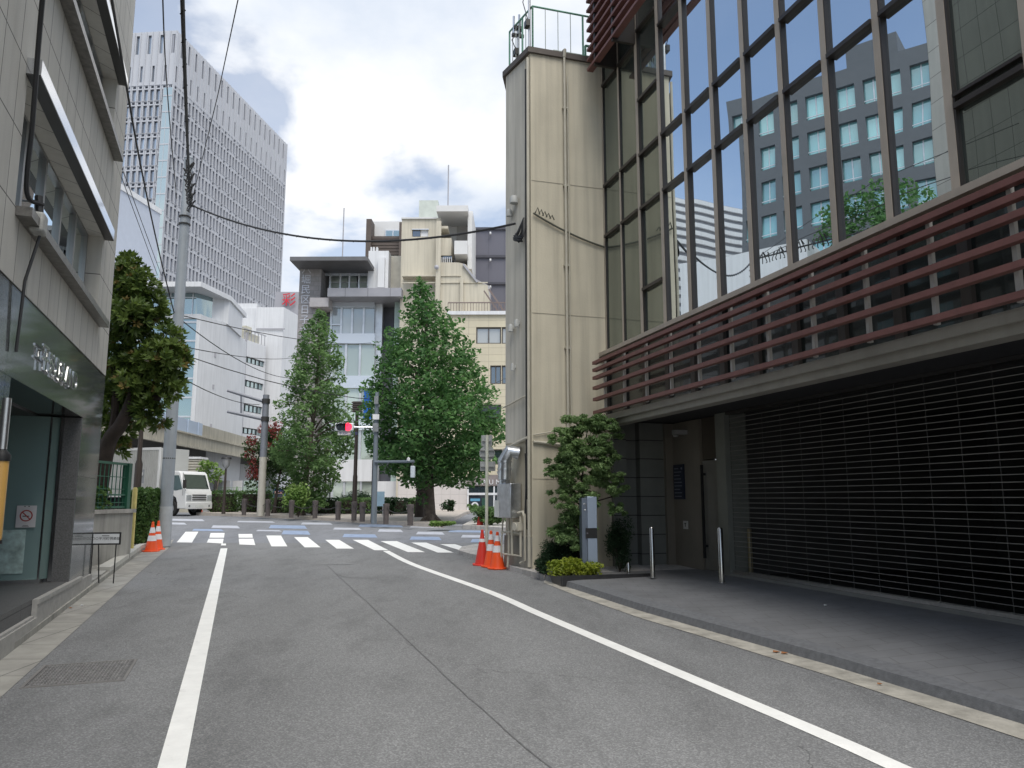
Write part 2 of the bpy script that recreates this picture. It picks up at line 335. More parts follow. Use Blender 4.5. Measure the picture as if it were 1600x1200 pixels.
# ================================================================== THE SETTING
def asphalt(name, col, patch=.10):
    m = mat(name, col, rough=.85, var=patch, sc=.35, spec=.3); t = m.node_tree; b = t.nodes['Principled BSDF']
    src = b.inputs['Base Color'].links[0].from_socket; co = N(t, 'ShaderNodeTexCoord')
    v = N(t, 'ShaderNodeTexVoronoi'); v.inputs['Scale'].default_value = 105; t.links.new(co.outputs['Object'], v.inputs['Vector'])
    s = N(t, 'ShaderNodeSeparateColor'); t.links.new(v.outputs['Color'], s.inputs[0])
    r = N(t, 'ShaderNodeValToRGB'); r.color_ramp.elements[0].color = (.80, .80, .80, 1); r.color_ramp.elements[1].color = (1.45, 1.45, 1.42, 1)
    r.color_ramp.elements[0].position = .0; e = r.color_ramp.elements.new(.75); e.color = (1.12, 1.12, 1.12, 1); e = r.color_ramp.elements.new(.3); e.color = (.85, .85, .85, 1); r.color_ramp.elements[-1].position = 1
    t.links.new(s.outputs[0], r.inputs[0])
    x = N(t, 'ShaderNodeMix', data_type='RGBA', blend_type='MULTIPLY'); x.inputs[0].default_value = 1; t.links.new(src, x.inputs[6]); t.links.new(r.outputs[0], x.inputs[7])
    # oil spots and scuffs
    n = N(t, 'ShaderNodeTexNoise'); n.inputs['Scale'].default_value = 2.3; n.inputs['Detail'].default_value = 8; n.inputs['Roughness'].default_value = .7
    mp_ = N(t, 'ShaderNodeMapping'); mp_.inputs['Scale'].default_value = (1, .35, 1); mp_.inputs['Rotation'].default_value = (0, 0, .33); t.links.new(co.outputs['Object'], mp_.inputs[0]); t.links.new(mp_.outputs[0], n.inputs['Vector'])
    q = N(t, 'ShaderNodeMapRange'); q.inputs['From Min'].default_value = .32; q.inputs['From Max'].default_value = .52; q.inputs['To Min'].default_value = .80; q.inputs['To Max'].default_value = 1; t.links.new(n.outputs['Fac'], q.inputs['Value'])
    y = N(t, 'ShaderNodeVectorMath', operation='SCALE'); t.links.new(x.outputs[2], y.inputs[0]); t.links.new(q.outputs[0], y.inputs['Scale']); t.links.new(y.outputs[0], b.inputs['Base Color'])
    # hairline cracks in places, and two paler wheel tracks worn along the street
    nd = N(t, 'ShaderNodeTexNoise'); nd.inputs['Scale'].default_value = 2.5; nd.inputs['Detail'].default_value = 5; t.links.new(co.outputs['Object'], nd.inputs['Vector'])
    dm = N(t, 'ShaderNodeVectorMath', operation='MULTIPLY_ADD'); dm.inputs[1].default_value = (.55, .55, 0); t.links.new(nd.outputs['Color'], dm.inputs[0]); t.links.new(co.outputs['Object'], dm.inputs[2])
    vc = N(t, 'ShaderNodeTexVoronoi', feature='DISTANCE_TO_EDGE'); vc.inputs['Scale'].default_value = .42; t.links.new(dm.outputs[0], vc.inputs['Vector'])
    ck = N(t, 'ShaderNodeMapRange'); ck.inputs['From Min'].default_value = .0012; ck.inputs['From Max'].default_value = .0035; ck.inputs['To Min'].default_value = 1; ck.inputs['To Max'].default_value = 0; t.links.new(vc.outputs['Distance'], ck.inputs['Value'])
    nm = N(t, 'ShaderNodeTexNoise'); nm.inputs['Scale'].default_value = .23; t.links.new(co.outputs['Object'], nm.inputs['Vector'])
    mk = N(t, 'ShaderNodeMapRange'); mk.inputs['From Min'].default_value = .5; mk.inputs['From Max'].default_value = .6; mk.inputs['To Max'].default_value = .38; t.links.new(nm.outputs['Fac'], mk.inputs['Value'])
    mm = N(t, 'ShaderNodeMath', operation='MULTIPLY'); t.links.new(ck.outputs[0], mm.inputs[0]); t.links.new(mk.outputs[0], mm.inputs[1])
    dt_ = N(t, 'ShaderNodeVectorMath', operation='DOT_PRODUCT'); dt_.inputs[1].default_value = (cos(radians(14)), sin(radians(14)), 0); t.links.new(co.outputs['Object'], dt_.inputs[0])
    sn = N(t, 'ShaderNodeMath', operation='SINE'); s0 = N(t, 'ShaderNodeMath', operation='MULTIPLY'); s0.inputs[1].default_value = 3.9; t.links.new(dt_.outputs['Value'], s0.inputs[0]); t.links.new(s0.outputs[0], sn.inputs[0])
    s1 = N(t, 'ShaderNodeMath', operation='MULTIPLY_ADD'); s1.inputs[1].default_value = .045; s1.inputs[2].default_value = 1.0; t.links.new(sn.outputs[0], s1.inputs[0])
    s2 = N(t, 'ShaderNodeMath', operation='SUBTRACT'); t.links.new(s1.outputs[0], s2.inputs[0]); t.links.new(mm.outputs[0], s2.inputs[1])
    y2 = N(t, 'ShaderNodeVectorMath', operation='SCALE'); t.links.new(y.outputs[0], y2.inputs[0]); t.links.new(s2.outputs[0], y2.inputs['Scale']); t.links.new(y2.outputs[0], b.inputs['Base Color'])
    bp = N(t, 'ShaderNodeBump'); bp.inputs['Distance'].default_value = .004; bp.inputs['Strength'].default_value = .6; t.links.new(v.outputs['Distance'], bp.inputs['Height']); t.links.new(bp.outputs[0], b.inputs['Normal'])
    return m
M_asph = asphalt('asphalt', (.195, .198, .202)); M_asph2 = asphalt('asphalt_crossroad', (.205, .213, .232), .06)
M_white = mat('road_paint', (.82, .82, .80), .6, var=.06, sc=6, bump=.3, bsc=60)
def worn(m):
    t = m.node_tree; b = t.nodes['Principled BSDF']; src = b.inputs['Base Color'].links[0].from_socket; co = N(t, 'ShaderNodeTexCoord')
    n = N(t, 'ShaderNodeTexNoise'); n.inputs['Scale'].default_value = 9; n.inputs['Detail'].default_value = 9; n.inputs['Roughness'].default_value = .75; t.links.new(co.outputs['Object'], n.inputs['Vector'])
    q = N(t, 'ShaderNodeMapRange'); q.inputs['From Min'].default_value = .27; q.inputs['From Max'].default_value = .40; q.inputs['To Min'].default_value = .45; t.links.new(n.outputs['Fac'], q.inputs['Value'])
    x = N(t, 'ShaderNodeMix', data_type='RGBA'); x.inputs[6].default_value = (.36, .36, .36, 1); t.links.new(q.outputs[0], x.inputs[0]); t.links.new(src, x.inputs[7]); t.links.new(x.outputs[2], b.inputs['Base Color'])
worn(M_white)
M_blue = mat('blue_paint', (.27, .34, .48), .6, var=.2, sc=6); M_pale = mat('faded_paint', (.46, .48, .54), .6, var=.2, sc=5)
M_gut = mat('gutter_concrete', (.33, .32, .29), .85, var=.2, sc=3, bump=.4, bsc=30, tile=(.6, .6, .006, (.12, .12, .11), (.28, .27, .25), (0, 0), 0, True))
M_side = mat('sidewalk_tiles', (.165, .168, .175), .75, var=.15, sc=2, bump=.2, bsc=60, tile=(.40, .20, .004, (.12, .12, .12), (.175, .178, .185), (0, 0), .5, True))
M_curb = mat('curb_granite', (.16, .165, .175), .7, var=.2, sc=20, bump=.3, bsc=80)
M_pave = mat('pale_paving', (.50, .48, .46), .8, var=.15, sc=8, bump=.5, bsc=50, tile=(.3, .3, .006, (.3, .3, .29), (.42, .40, .38), (0, 0), .5, True))
M_conc = mat('concrete', (.34, .33, .30), .85, var=.2, sc=1.5, bump=.3, bsc=25, streak=.3)
b = MB()
ys = [-25, 0, 12, 24, YF, 60, 120, 400, 1500]
for i in range(len(ys)-1):
    xs = (-900, -60, 0, 60, 900)
    for j in range(4): b.quad((xs[j], ys[i], gz(ys[i])-.004), (xs[j+1], ys[i], gz(ys[i])-.004), (xs[j+1], ys[i+1], gz(ys[i+1])-.004), (xs[j], ys[i+1], gz(ys[i+1])-.004))
struct(b.build('ground', mat('ground', (.2, .2, .2), .9, sc=.3)), 'grey city ground under the streets', 'ground')
def gpoly(pts, z0, thick=0, b=None, mi=0):
    b = b or MB(); pts = [(p[0], p[1]) for p in pts]
    if thick: return b.slab(pts, lambda x, y: gz(y)+z0-thick, lambda x, y: gz(y)+z0, mi)
    return b.add([(x, y, gz(y)+z0) for x, y in pts], [tuple(range(len(pts)))], mi)
b = MB()
def strip(b, y0, y1, x0, x1, n, z, mi=0):
    for i in range(n):
        ya, yb = y0+(y1-y0)*i/n, y0+(y1-y0)*(i+1)/n
        b.quad((x0, ya, gz(ya)+z), (x1, ya, gz(ya)+z), (x1, yb, gz(yb)+z), (x0, yb, gz(yb)+z), mi)
strip(b, -12, 20.2, -40, 30, 4, 0)
struct(b.build('road', M_asph), 'grey asphalt street running to the junction', 'road')
b = MB(); strip(b, 20.2, YF, -60, 40, 3, .0); strip(b, YF, 46, -60, 40, 1, .0)
struct(b.build('crossing_road', M_asph2), 'blue grey asphalt of the crossing road beyond the zebra crossing', 'road')

# markings
def offs(p, q, w):
    p, q = Vector(p[:2]), Vector(q[:2]); d = (q-p).normalized(); n = Vector((-d.y, d.x))*w/2
    return n
def ribbon(pts, w, z, b, mi=0, smooth=6, jit=0):
    P = catmull([(p[0], p[1], 0) for p in pts], smooth) if len(pts) > 2 else [Vector((p[0], p[1], 0)) for p in pts]
    L = []
    for i, p in enumerate(P):
        d = (P[min(i+1, len(P)-1)]-P[max(i-1, 0)]).normalized(); n = Vector((-d.y, d.x, 0))*w/2
        j = Vector((random.uniform(-jit, jit), random.uniform(-jit, jit), 0)); L.append((p+n+j, p-n+j))
    for i in range(len(L)-1):
        q = [L[i][1], L[i+1][1], L[i+1][0], L[i][0]]
        b.add([(v.x, v.y, gz(v.y)+z) for v in q], [(0, 1, 2, 3)], mi)
    return b
pl = [G(268, 1200), G(350, 857)]; d = (pl[1]-pl[0]).normalized()
struct(ribbon([pl[0]-d*6, pl[0], pl[1]], .15, .004, MB()).build('left_lane_line', M_white), 'straight white line along the left side of the street', 'road marking')
pr = [G(*p) for p in [(603, 861), (645, 882), (759, 923), (837, 957), (900, 984), (1100, 1069), (1300, 1154), (1425, 1210)]]; pr.append(pr[-1]+(pr[-1]-pr[-2])*3)
struct(ribbon(pr, .145, .004, MB()).build('right_lane_line', M_white), 'white line curving along the right side of the street', 'road marking')
zeb = [[(416,837),(439,837),(449,854),(424,854)], [(459.5,839.5),(481,839.5),(501,855.5),(476,855.5)], [(508,843.7),(530,843.7),(553,857.5),(526,857.5)], [(551,843.7),(575,843.7),(607,860),(585,860)],
       [(594.5,845.7),(620,845.7),(664,863),(637.5,863)], [(642.5,848),(666,848),(709,863.7),(684,863.7)], [(687.5,850.5),(711,850.5),(741,860.5),(722,861)], [(736,852.5),(755,852.5),(757,858.7),(750,858)],
       [(290,831),(310,831),(300,848),(276,847.6)], [(329,833),(351,833),(350,840.4),(327,840.4)], [(326,842),(349.5,842),(348,849.5),(323,848)], [(372.5,834.5),(394,834.5),(395,840.4),(373,840.4)], [(373,842),(396,842),(399,852),(374,851)], [(346,849.5),(353,849.5),(353,852.5),(345,852.5)]]
b = MB()
for q in zeb: gpoly([G(*p) for p in q][::-1], .0045, b=b)
struct(b.build('zebra_crossing', M_white), 'white zebra crossing stripes across the street mouth', 'road marking')
b = MB()
for x, y, L, w, mi in [(262,818,30,3,0), (330,823,45,4,0), (300,828,50,3,1), (420,823,60,5,1), (440,832,45,6,1), (470,818,50,3,0), (520,826,45,3,0), (560,821,70,4,1), (590,829,40,4,0), (535,837,55,5,1), (640,823,50,3,0),
                       (650,833,45,4,0), (640,841,50,5,1), (700,830,60,3,1), (720,838,40,4,0), (370,815,60,2,0), (250,812,70,3,0), (600,816,60,2,0), (500,812,50,2,0), (735,845,25,5,1), (400,829,40,2,0), (680,820,50,2,0)]:
    gpoly([G(x, y+w/2), G(x+L, y+w/2+L*.015), G(x+L-4, y-w/2+L*.015), G(x+3, y-w/2)], .0045, b=b, mi=mi)
struct(b.build('junction_markings', [M_pale, M_blue]), 'faded white and blue dashes painted on the junction', 'road marking')
b = MB(); ribbon([G(*p) for p in [(512, 884), (545, 915), (610, 975), (680, 1042), (760, 1115), (862, 1202)]], .011, .0035, b, jit=.006); ribbon([G(*p) for p in [(488, 883), (552, 882)]], .05, .0035, b); ribbon([G(*p) for p in [(525,897),(548,903),(600,903)]], .02, .0035, b)
struct(b.build('road_joint', mat('tar_joint', (.125, .125, .128), .8, var=.3, sc=9)), 'dark tar joint wandering along the middle of the street', 'road marking')

# left side: gutter, curb, footway
E = [G(7, 1085), G(212, 900), G(262, 858)]; E = [E[0]+(E[0]-E[1]).normalized()*8]+E
C1 = [G(0, 1033), G(172, 900), G(222, 862), G(250, 849)]; C1 = [C1[0]+(C1[0]-C1[1]).normalized()*8]+C1
b = MB(); gpoly([E[0], E[1], E[2], E[3], G(272, 843), C1[4], C1[3], C1[2], C1[1], C1[0]], .005, b=b)
struct(b.build('gutter', M_gut), 'pale concrete gutter blocks along the left edge', 'gutter')
b = MB(); J = [(-14, 21.5), (-45, 27), (-45, -6)]
gpoly([*C1, G(262, 841), *J], .07, .07, b)
struct(b.build('left_footway', M_conc), 'narrow concrete footway beside the stone building', 'pavement')
b = MB()
cc_ = [C1[1], C1[2]]; dd = (cc_[1]-cc_[0]).normalized(); nn = Vector((-dd.y, dd.x, 0))
gpoly([cc_[0]-dd*8+nn*.05, cc_[1]+nn*.05, cc_[1]+nn*.22, cc_[0]-dd*8+nn*.22], .10, .03, b)
gpoly([G(172,900), G(222,862), G(250,849), G(252,846.5), G(235,853), G(212,862), G(150,900)], .15, .08, b, 1)
struct(b.build('left_curb', [M_gut, mat('pale_curb', (.5, .49, .45), .8, var=.15, sc=5, bump=.3)]), 'pale stone curb curving to the left corner', 'curb')

# right side: gutter strip, curb, tiled footway
Fr_ = Fr; c0 = G(832, 888, .1); R = Fr(.35, 13.53, -73.5); CF = Fr(.35, 13.53, 16.5)
C2 = [G(*p) for p in [(1600, 1133), (1300, 1041), (1100, 984), (1000, 955), (900, 922), (850, 907), (800, 893), (770, 880), (735, 872), (716, 866), (722, 860), (745, 855.5)]]
C2 = [C2[0]+(C2[0]-C2[1]).normalized()*9]+C2
g2 = [G(1600, 1157), G(1300, 1058), G(1100, 996), G(1000, 966), G(900, 931), G(850, 911)]; g2 = [g2[0]+(g2[0]-g2[1]).normalized()*9]+g2
b = MB()
for i in range(len(g2)-1):
    q = [g2[i], C2[i], C2[i+1], g2[i+1]]; b.add([(p.x, p.y, gz(p.y)+.005) for p in q], [(0, 3, 2, 1)])
struct(b.build('right_gutter', mat('worn_gutter', (.38, .36, .315), .9, var=.35, sc=5, bump=.5, bsc=40)), 'worn sandy concrete strip below the right curb', 'gutter')
def ins(p, w):   # point w metres inside the curb
    i = C2.index(p); d = (C2[min(i+1, len(C2)-1)]-C2[max(i-1, 0)]); d.z = 0; d.normalize(); return Vector((p.x+d.y*w, p.y-d.x*w, 0))
b = MB(); b2 = MB()
for i in range(6):
    p, q = C2[i], C2[i+1]; pa, qa = ins(p, .02), ins(q, .02); pb, qb = ins(p, .24), ins(q, .24); hp, hq = gz(p.y), gz(q.y)
    b.add([(p.x, p.y, hp), (q.x, q.y, hq), (qa.x, qa.y, hq+.085), (pa.x, pa.y, hp+.085), (pb.x, pb.y, hp+.10), (qb.x, qb.y, hq+.10)], [(0, 3, 2, 1), (3, 4, 5, 2)])
    lp, lq = R.l(p), R.l(q); P = R.w((lp.x, 4.5, 0)); Q = R.w((lq.x, 4.5, 0)); P1 = R.w((lp.x, 2.0, 0)); Q1 = R.w((lq.x, 2.0, 0))
    b2.add([(pb.x, pb.y, hp+.10), (qb.x, qb.y, hq+.10), (Q1.x, Q1.y, .415), (P1.x, P1.y, .415), (P.x, P.y, .42), (Q.x, Q.y, .42)], [(0, 3, 2, 1), (3, 4, 5, 2)])
struct(b.build('right_curb', M_curb), 'low grey granite curb along the right footway', 'curb')
struct(b2.build('right_footway', M_side), 'dark tiled forecourt in front of the shutter', 'pavement')
b = MB(); gpoly([C2[6], *C2[7:], (3, 17.5), (8, 18), R.w((-.5, 4.4, 0)), R.w((R.l(C2[6]).x, 4.4, 0))], .09, .09, b)
struct(b.build('corner_paving', M_pave), 'pale paving round the corner of the cream building', 'pavement')
b = MB(); K = [(-14.6, 36), *[G(*p) for p in [(400, 808), (450, 810.5), (500, 813), (570, 817.5), (640, 822), (692, 825)]], G(700, 819), (-2.2, 36)]
gpoly(K, .13, .13, b); b.slab([(-14.6, 36.002), (-2.2, 36.002), (-2.2, 46.5), (-17, 46.5)], .5, gz(36)+.13)
struct(b.build('far_island', mat('warm_paving', (.42, .38, .34), .85, var=.15, sc=4, bump=.3)), 'paved island beyond the junction under the trees', 'pavement')
b = MB(); gpoly([G(722, 826), G(800, 831), (9, 23.5), (25, 22), (25, 35.9), (-1.2, 35.9)], .12, .12, b)
struct(b.build('far_footway', M_pave), 'pale footway on the far right of the junction', 'pavement')

# ================================================================== LEFT STONE BUILDING
L = Fr(-6.29, 11.74, 110.1)
M_stone = mat('facade_stone', (.55, .53, .48), .75, var=.07, sc=1.2, bump=.25, bsc=70, streak=.12, tile=(.46, .645, .007, (.12, .11, .10), (.515, .495, .45), (0, -3.48), 0))
M_gran = mat('polished_granite', (.13, .14, .14), .08, var=.3, sc=60, spec=.6, coat=.0, tile=(1.05, .78, .006, (.03, .03, .03), (.12, .13, .13), (0.2, -2.68), 0))
M_gran2 = mat('rough_granite', (.11, .11, .11), .55, var=.5, sc=90, tile=(2.0, 1.1, .006, (.03, .03, .03), (.1, .1, .1), (0, -.5), 0))
M_chrome = mat('steel', (.62, .63, .64), .18, 1, var=.05); M_steelb = mat('brushed_steel', (.5, .5, .5), .35, 1, var=.1, sc=20)
M_dark = mat('dark_frame', (.035, .033, .032), .4, var=.1); M_black = mat('black', (.01, .01, .011), .6)
lb = thing('office_building', 'stone clad office building with a polished granite ground floor on the left', 'building', L)
b = MB(); holes = [(-5.7, -1.22, 4.14, 5.32), (-5.7, -1.12, 6.72, 7.80), (-12.5, -7.4, 4.14, 5.32), (-12.5, -7.4, 6.72, 7.80)]
b.wall(-14, 0, 3.48, 14, holes, 0, .32); b.quad((0, 0, 3.48), (0, 9, 3.48), (0, 9, 14), (0, 0, 14)); b.quad((-14, 0, 14), (0, 0, 14), (0, 9, 14), (-14, 9, 14)); b.box(-14, -.002, .33, 8.9, 3.7, 13.9)
b.build('wall', M_stone, lb)
b = MB(); b.wall(-14, 0, 2.0, 3.472, [], .006); 
b = MB(); b.box(-14, .0, .004, .5, 2.68, 3.472); b.box(-1.62, .0, .004, .6, .3, 2.68); b.box(-6.6, -5.28, .004, .5, .3, 2.68); b.box(-14, -6.6, .004, .5, .3, 2.68); b.box(-1.62, .0, .6, 9, .3, 3.47)
b.build('granite_cladding', M_gran, lb)
b = MB(); b.box(-1.66, -1.62, .01, .6, .3, 2.67); b.box(-5.28, -1.66, 0.02, 2.6, .3, .55); b.box(-5.28, -1.0, 2.5, 2.7, .3, 2.69); b.build('entrance_lining', M_gran2, lb)
b = MB(); b.box(-5.3, -1.6, .5, 2.5, 2.66, 2.9); b.box(-5.32, -5.28, .5, 2.5, .5, 2.7); b.build('entrance_ceiling', M_dark, lb)
b = MB(); b.box(-3.55, -.0, -.03, .02, .15, .50); b.box(-3.55, -.9, -.045, .25, .50, .545); b.box(-14, -3.55, -.04, .02, .1, .36); b.box(-14, -3.6, -.02, .6, .36, .385); b.build('doorstep', mat('step_stone', (.36, .35, .33), .6, var=.15, sc=12), lb)
for nm, z0, z1, ze, ue in (('lower', 4.14, 5.32, 5.48, -1.2), ('upper', 6.72, 7.80, 7.92, -1.1)):
    for ua, ub in ((-5.78, ue+.12), (-12.6, -7.3)):
        b = MB(); b.box(ua, ub, -.12, -.002, z1+.012, ze); b.box(ua, ub, -.118, -.002, z1, z1+.012, 1); b.build('window_hood', [mat('hood_metal', (.70, .71, .73), .12, 1, var=.03), M_dark], lb)
        b = MB(); b.box(ua+.1, ub+.12, -.13, -.002, z0-.085, z0+.0); b.build('window_sill', mat('sill_metal', (.20, .19, .175), .35, .7, var=.3, sc=14), lb)
        n = 5; st = (ub-.3-ua)/n
        for i in range(n):
            wf = MB(); a = ua+.1+i*st; f = .035
            wf.box(a, a+f, .18, .25, z0, z1); wf.box(a+st-f, a+st, .18, .25, z0, z1); wf.box(a+f, a+st-f, .18, .25, z0, z0+f); wf.box(a+f, a+st-f, .18, .25, z1-f, z1)
            w = wf.build('window', mat('alu_grey', (.30, .30, .30), .35, .8), lb)
            MB().quad((a+f, .22, z0+f), (a+st-f, .22, z0+f), (a+st-f, .22, z1-f), (a+f, .22, z1-f)).build('pane', glass('street_glass', (.10, .11, .11), .62), w)
M_teal = clear('frosted_glass', (.55, .75, .72), .62, (.34, .48, .47))
b = MB(); b.box(-1.80, -1.785, .33, 2.4, .60, 2.66); b.build('glass_wall', M_teal, lb)
b = MB(); b.add([(-1.79, .33, .60), (-1.66, .24, .60), (-1.66, .24, 2.66), (-1.79, .33, 2.66)], [(0, 1, 2, 3)]); b.build('side_glass', clear('side_glass', (.6, .85, .8), .35, (.4, .58, .55)), lb)
b = MB(); b.box(-1.70, -1.665, .20, .24, .56, 2.66); b.box(-1.81, -1.79, .315, .335, .56, 2.66); b.build('door_frame', M_chrome, lb)
b = MB(); b.box(-1.83, -1.66, .3, 2.4, .545, .60); b.build('glass_rail', M_steelb, lb)
b = MB(); b.box(-1.812, -1.804, .5, 1.15, .68, 1.22); b.build('map_film', mat('pale_film', (.42, .55, .52), .5, var=.45, sc=7), lb)
b = MB(); b.box(-1.5, -1.0, .7, 2.4, .5, 2.6); b.build('lobby_wall', mat('lobby', (.10, .13, .13), .6), lb)
b = MB(); b.text('平BULSLAND', 0, 0, .30, dep=.02); xs = [v[0] for v in b.v]; k = 1.95/(max(xs)-min(xs)); b.v = [(-4.42+(v[0])*k, -.035+v[1], 2.93+v[2]) for v in b.v]
tag(b.build('lettering', M_chrome, lb), 'raised steel letters on the granite band', None)

# ================================================================== CREAM CORNER BUILDING
M_cream = mat('cream_render', (.60, .55, .435), .8, var=.08, sc=.9, bump=.2, bsc=30, streak=.24)
M_creamL = mat('cream_panel', (.58, .555, .49), .8, var=.06, sc=1, streak=.28)
M_pipe = mat('cream_pipe', (.50, .47, .39), .5, var=.1, sc=5); M_cable = mat('black_cable', (.012, .012, .013), .5)
cb_ = thing('cream_building', 'plain cream building on the right corner covered in pipes and cables', 'building', CF)
L2 = CF.l(G(790, 880, .1)); L2 = Vector((L2.x, L2.y, 0)); LF = Fab(CF.w(L2), CF.w((0, 0, 0)))
LL = L2.length
b = MB(); fp = [(0, 0), (1.5, 0), (1.5, 5), (L2.x+1.9, 5), (L2.x+1.9, L2.y), (L2.x, L2.y)]
fp = [(0, 0), (1.5, 0), (1.5, 5), (L2.x+1.7, 5), (L2.x, L2.y)]
b.slab(fp, .3, 10.0); b.build('wall', M_cream, cb_)
b = MB(); ov = [(-.06, -.05), (1.49, -.05), (1.49, 5), (L2.x+1.7, 5.05), (L2.x-.07, L2.y+.03)]; b.slab(ov, 10.0, 10.11); b.build('roof_edge', mat('roof_lead', (.10, .085, .075), .7), cb_)
b = MB()
for z in (7.45, 4.93, 2.60, 1.95): b.box(0.01, 1.49, -.006, .001, z, z+.008)
b.build('render_joint', mat('joint', (.36, .33, .27), .9), cb_)
def lf(b):
    """move a mesh drawn on the left face into the building's own frame"""
    b.v = [tuple(CF.l(LF.w(v))) for v in b.v]; return b
b = MB()
for i in range(4): b.box(.01+i*.19, .195+i*.19, -.012, .001, 2.62, 9.98)
lf(b).build('side_panels', M_creamL, cb_)
b = MB(); b.box(.0, LL-.0, -.03, .001, .3, .95); lf(b).build('plinth', mat('plinth', (.30, .285, .25), .9, var=.2, streak=.3), cb_)
for x, r in ((.66, .024), (.72, .012)):
    b = MB(); b.tube([(x, -.07, 10.02 if r > .02 else 9.6), (x, -.07, .42)], r, 10)
    for z in np.arange(1.2, 10, 1.55): b.box(x-r-.012, x+r+.012, -.07, .001, z, z+.03)
    b.build('downpipe', M_pipe, cb_)
b = MB(); b.tube([(.66, -.07, 10.0), (.66, -.10, 10.12), (.66, .1, 10.16)], .034, 8); b.build('pipe_bend', M_pipe, cb_)
b = MB(); b.tube([(.02, -.03, 2.60), (.5, -.045, 2.56), (1.45, -.04, 2.44)], .028, 8); b.tube([(.02, -.03, 2.72), (.35, -.04, 2.78), (.5, -.04, 2.74)], .012, 6); b.build('wall_conduit', M_pipe, cb_)
b = MB(); b.tube([(LL-.09, -.05, z) for z in (9.7, 6, 3.2, 1.6)], .022, 6)
for k in range(3):
    b.tube([(LL-.09+.03*sin(z*3+k), -.05-.02*k, z) for z in np.arange(2.4, 1.0, -.12)], .012, 5)
lf(b).build('riser_cable', M_cable, cb_)
b = MB(); b.tube([(LL-.02, -.05, 9.9), (LL-.02, -.05, .45)], .028, 8); b.tube([(.0, -.05, 2.50), (.55, -.05, 2.62), (LL-.03, -.05, 2.68)], .03, 8); b.tube([(0, -.05, 3.3), (.8, -.06, 3.42), (LL-.1, -.05, 3.42)], .016, 6); lf(b).build('corner_pipe', M_pipe, cb_)
M_galv = mat('galvanised', (.55, .57, .60), .3, .9, var=.2, sc=8)
b = MB(); b.tube([(.55, -.05, 2.42), (.5, -.2, 2.45), (.42, -.26, 2.3), (.42, -.26, 1.95)], .12, 14); b.tube([(.42, -.26, 2.15), (.42, -.26, 2.12)], .13, 14); b.tube([(.42, -.26, 2.28), (.42, -.26, 2.25)], .13, 14)
b.tube([(.20, -.14, 1.5), (.20, -.14, 2.0), (.14, -.16, 2.12)], .10, 12)
lf(b).build('exhaust_duct', M_galv, cb_)
b = MB(); b.box(.10, .60, -.24, -.02, 1.27, 1.88); lf(b); bevel(b.build('meter_cabinet', M_galv, cb_), .012)
b = MB(); b.box(.02, .17, -.25, -.1, 1.28, 1.58); lf(b).build('meter_box', mat('pale_box', (.62, .64, .62), .5), cb_)
b = MB(); zz = .42
for pts, r in (([(.72, -.1, 1.3), (.72, -.1, .62), (.1, -.1, .62)], .022), ([(.86, -.1, 1.35), (.86, -.1, .55), (.7, -.1, .5)], .02), ([(.02, -.1, 1.0), (.35, -.1, 1.02), (.7, -.1, 1.0)], .02), ([(.3, -.1, 1.28), (.3, -.1, .7), (.25, -.1, .4)], .02), ([(.45, -.12, 1.28), (.45, -.12, .62)], .022), ([(.08, -.1, 1.28), (.02, -.12, .4)], .015), ([(.62, -.1, 1.36), (.8, -.1, 1.38), (.86, -.1, 1.3)], .025)): b.tube(pts, r, 8)
lf(b).build('pipework', M_pipe, cb_)
b = MB(); b.lathe([(0, -.07), (.07, -.07), (.08, 0), (.07, .07), (0, .07)], (.66, -.12, 1.12), 12, ax='y'); b.box(.56, .76, -.18, -.05, 1.06, 1.2); lf(b).build('gas_meter', M_pipe, cb_)
for x, z, r in ((.27, 7.02, .055), (.45, 7.22, .08), (.33, 4.75, .05), (.55, 4.8, .045), (.4, 4.0, .035)):
    b = MB(); b.lathe([(0, .09), (r*.7, .08), (r, .03), (r, -.06), (0, -.06)], (x, -.08, z), 12); b.box(x-.01, x+.01, -.05, 0, z, z+.05); lf(b).build('vent_hood', mat('hood_grey', (.45, .46, .45), .5), cb_)
b = MB()
for k in range(9):
    a = k*.8; b.tube(catmull([(LL-.12, -.08, 6.75), (LL-.2-.12*sin(a), -.12, 6.55-.03*k), (LL-.32+.05*cos(a), -.16, 6.42+.04*sin(a*2)), (LL-.15, -.1, 6.30)], 5), .016, 5)
lf(b).build('cable_loops', M_cable, cb_)
b = MB(); b.tube(sag((.03, -.05, 6.80), (1.5, -.03, 6.28), .06), .018, 6)
for k in range(5): b.tube([(.06+.07*k, -.07, 6.80-.02*k), (.10+.07*k, -.09, 6.90-.03*k), (.15+.07*k, -.07, 6.78-.02*k)], .012, 5)
b.build('wall_cable', mat('grey_cable', (.10, .10, .08), .6), cb_)
# roof rail, air conditioner, antennas
rl = thing('roof_railing', 'green painted railing round the cream building roof', 'railing', Fr(CF.x, CF.y, 16.5, 10.11))
M_green = mat('rail_green', (.16, .36, .26), .5, var=.15, sc=6)
rp = [Vector((L2.x+.1, L2.y+.1, 0)), Vector((.08, .1, 0)), Vector((1.9, .1, 0))]
for a, c in ((rp[0], rp[1]), (rp[1], rp[2])):
    for h in (.95,):
        MB().tube([a+Vector((0, 0, h)), c+Vector((0, 0, h))], .019, 8).build('rail', M_green, rl)
    n = 7
    for k in range(n+1):
        p = a.lerp(c, k/n)
        if k in (0, 4, n) : MB().bar(p, p+Vector((0, 0, .95)), .03).build('post', M_green, rl)
        else: MB().bar(p, p+Vector((0, 0, .95)), .012).build('baluster', mat('rail_grey', (.35, .4, .38), .5), rl)
ac = thing('air_conditioner', 'grey green air conditioning unit behind the roof railing', 'air conditioner', loc=CF.w((.62, .45, 10.11)), rz=CF.a)
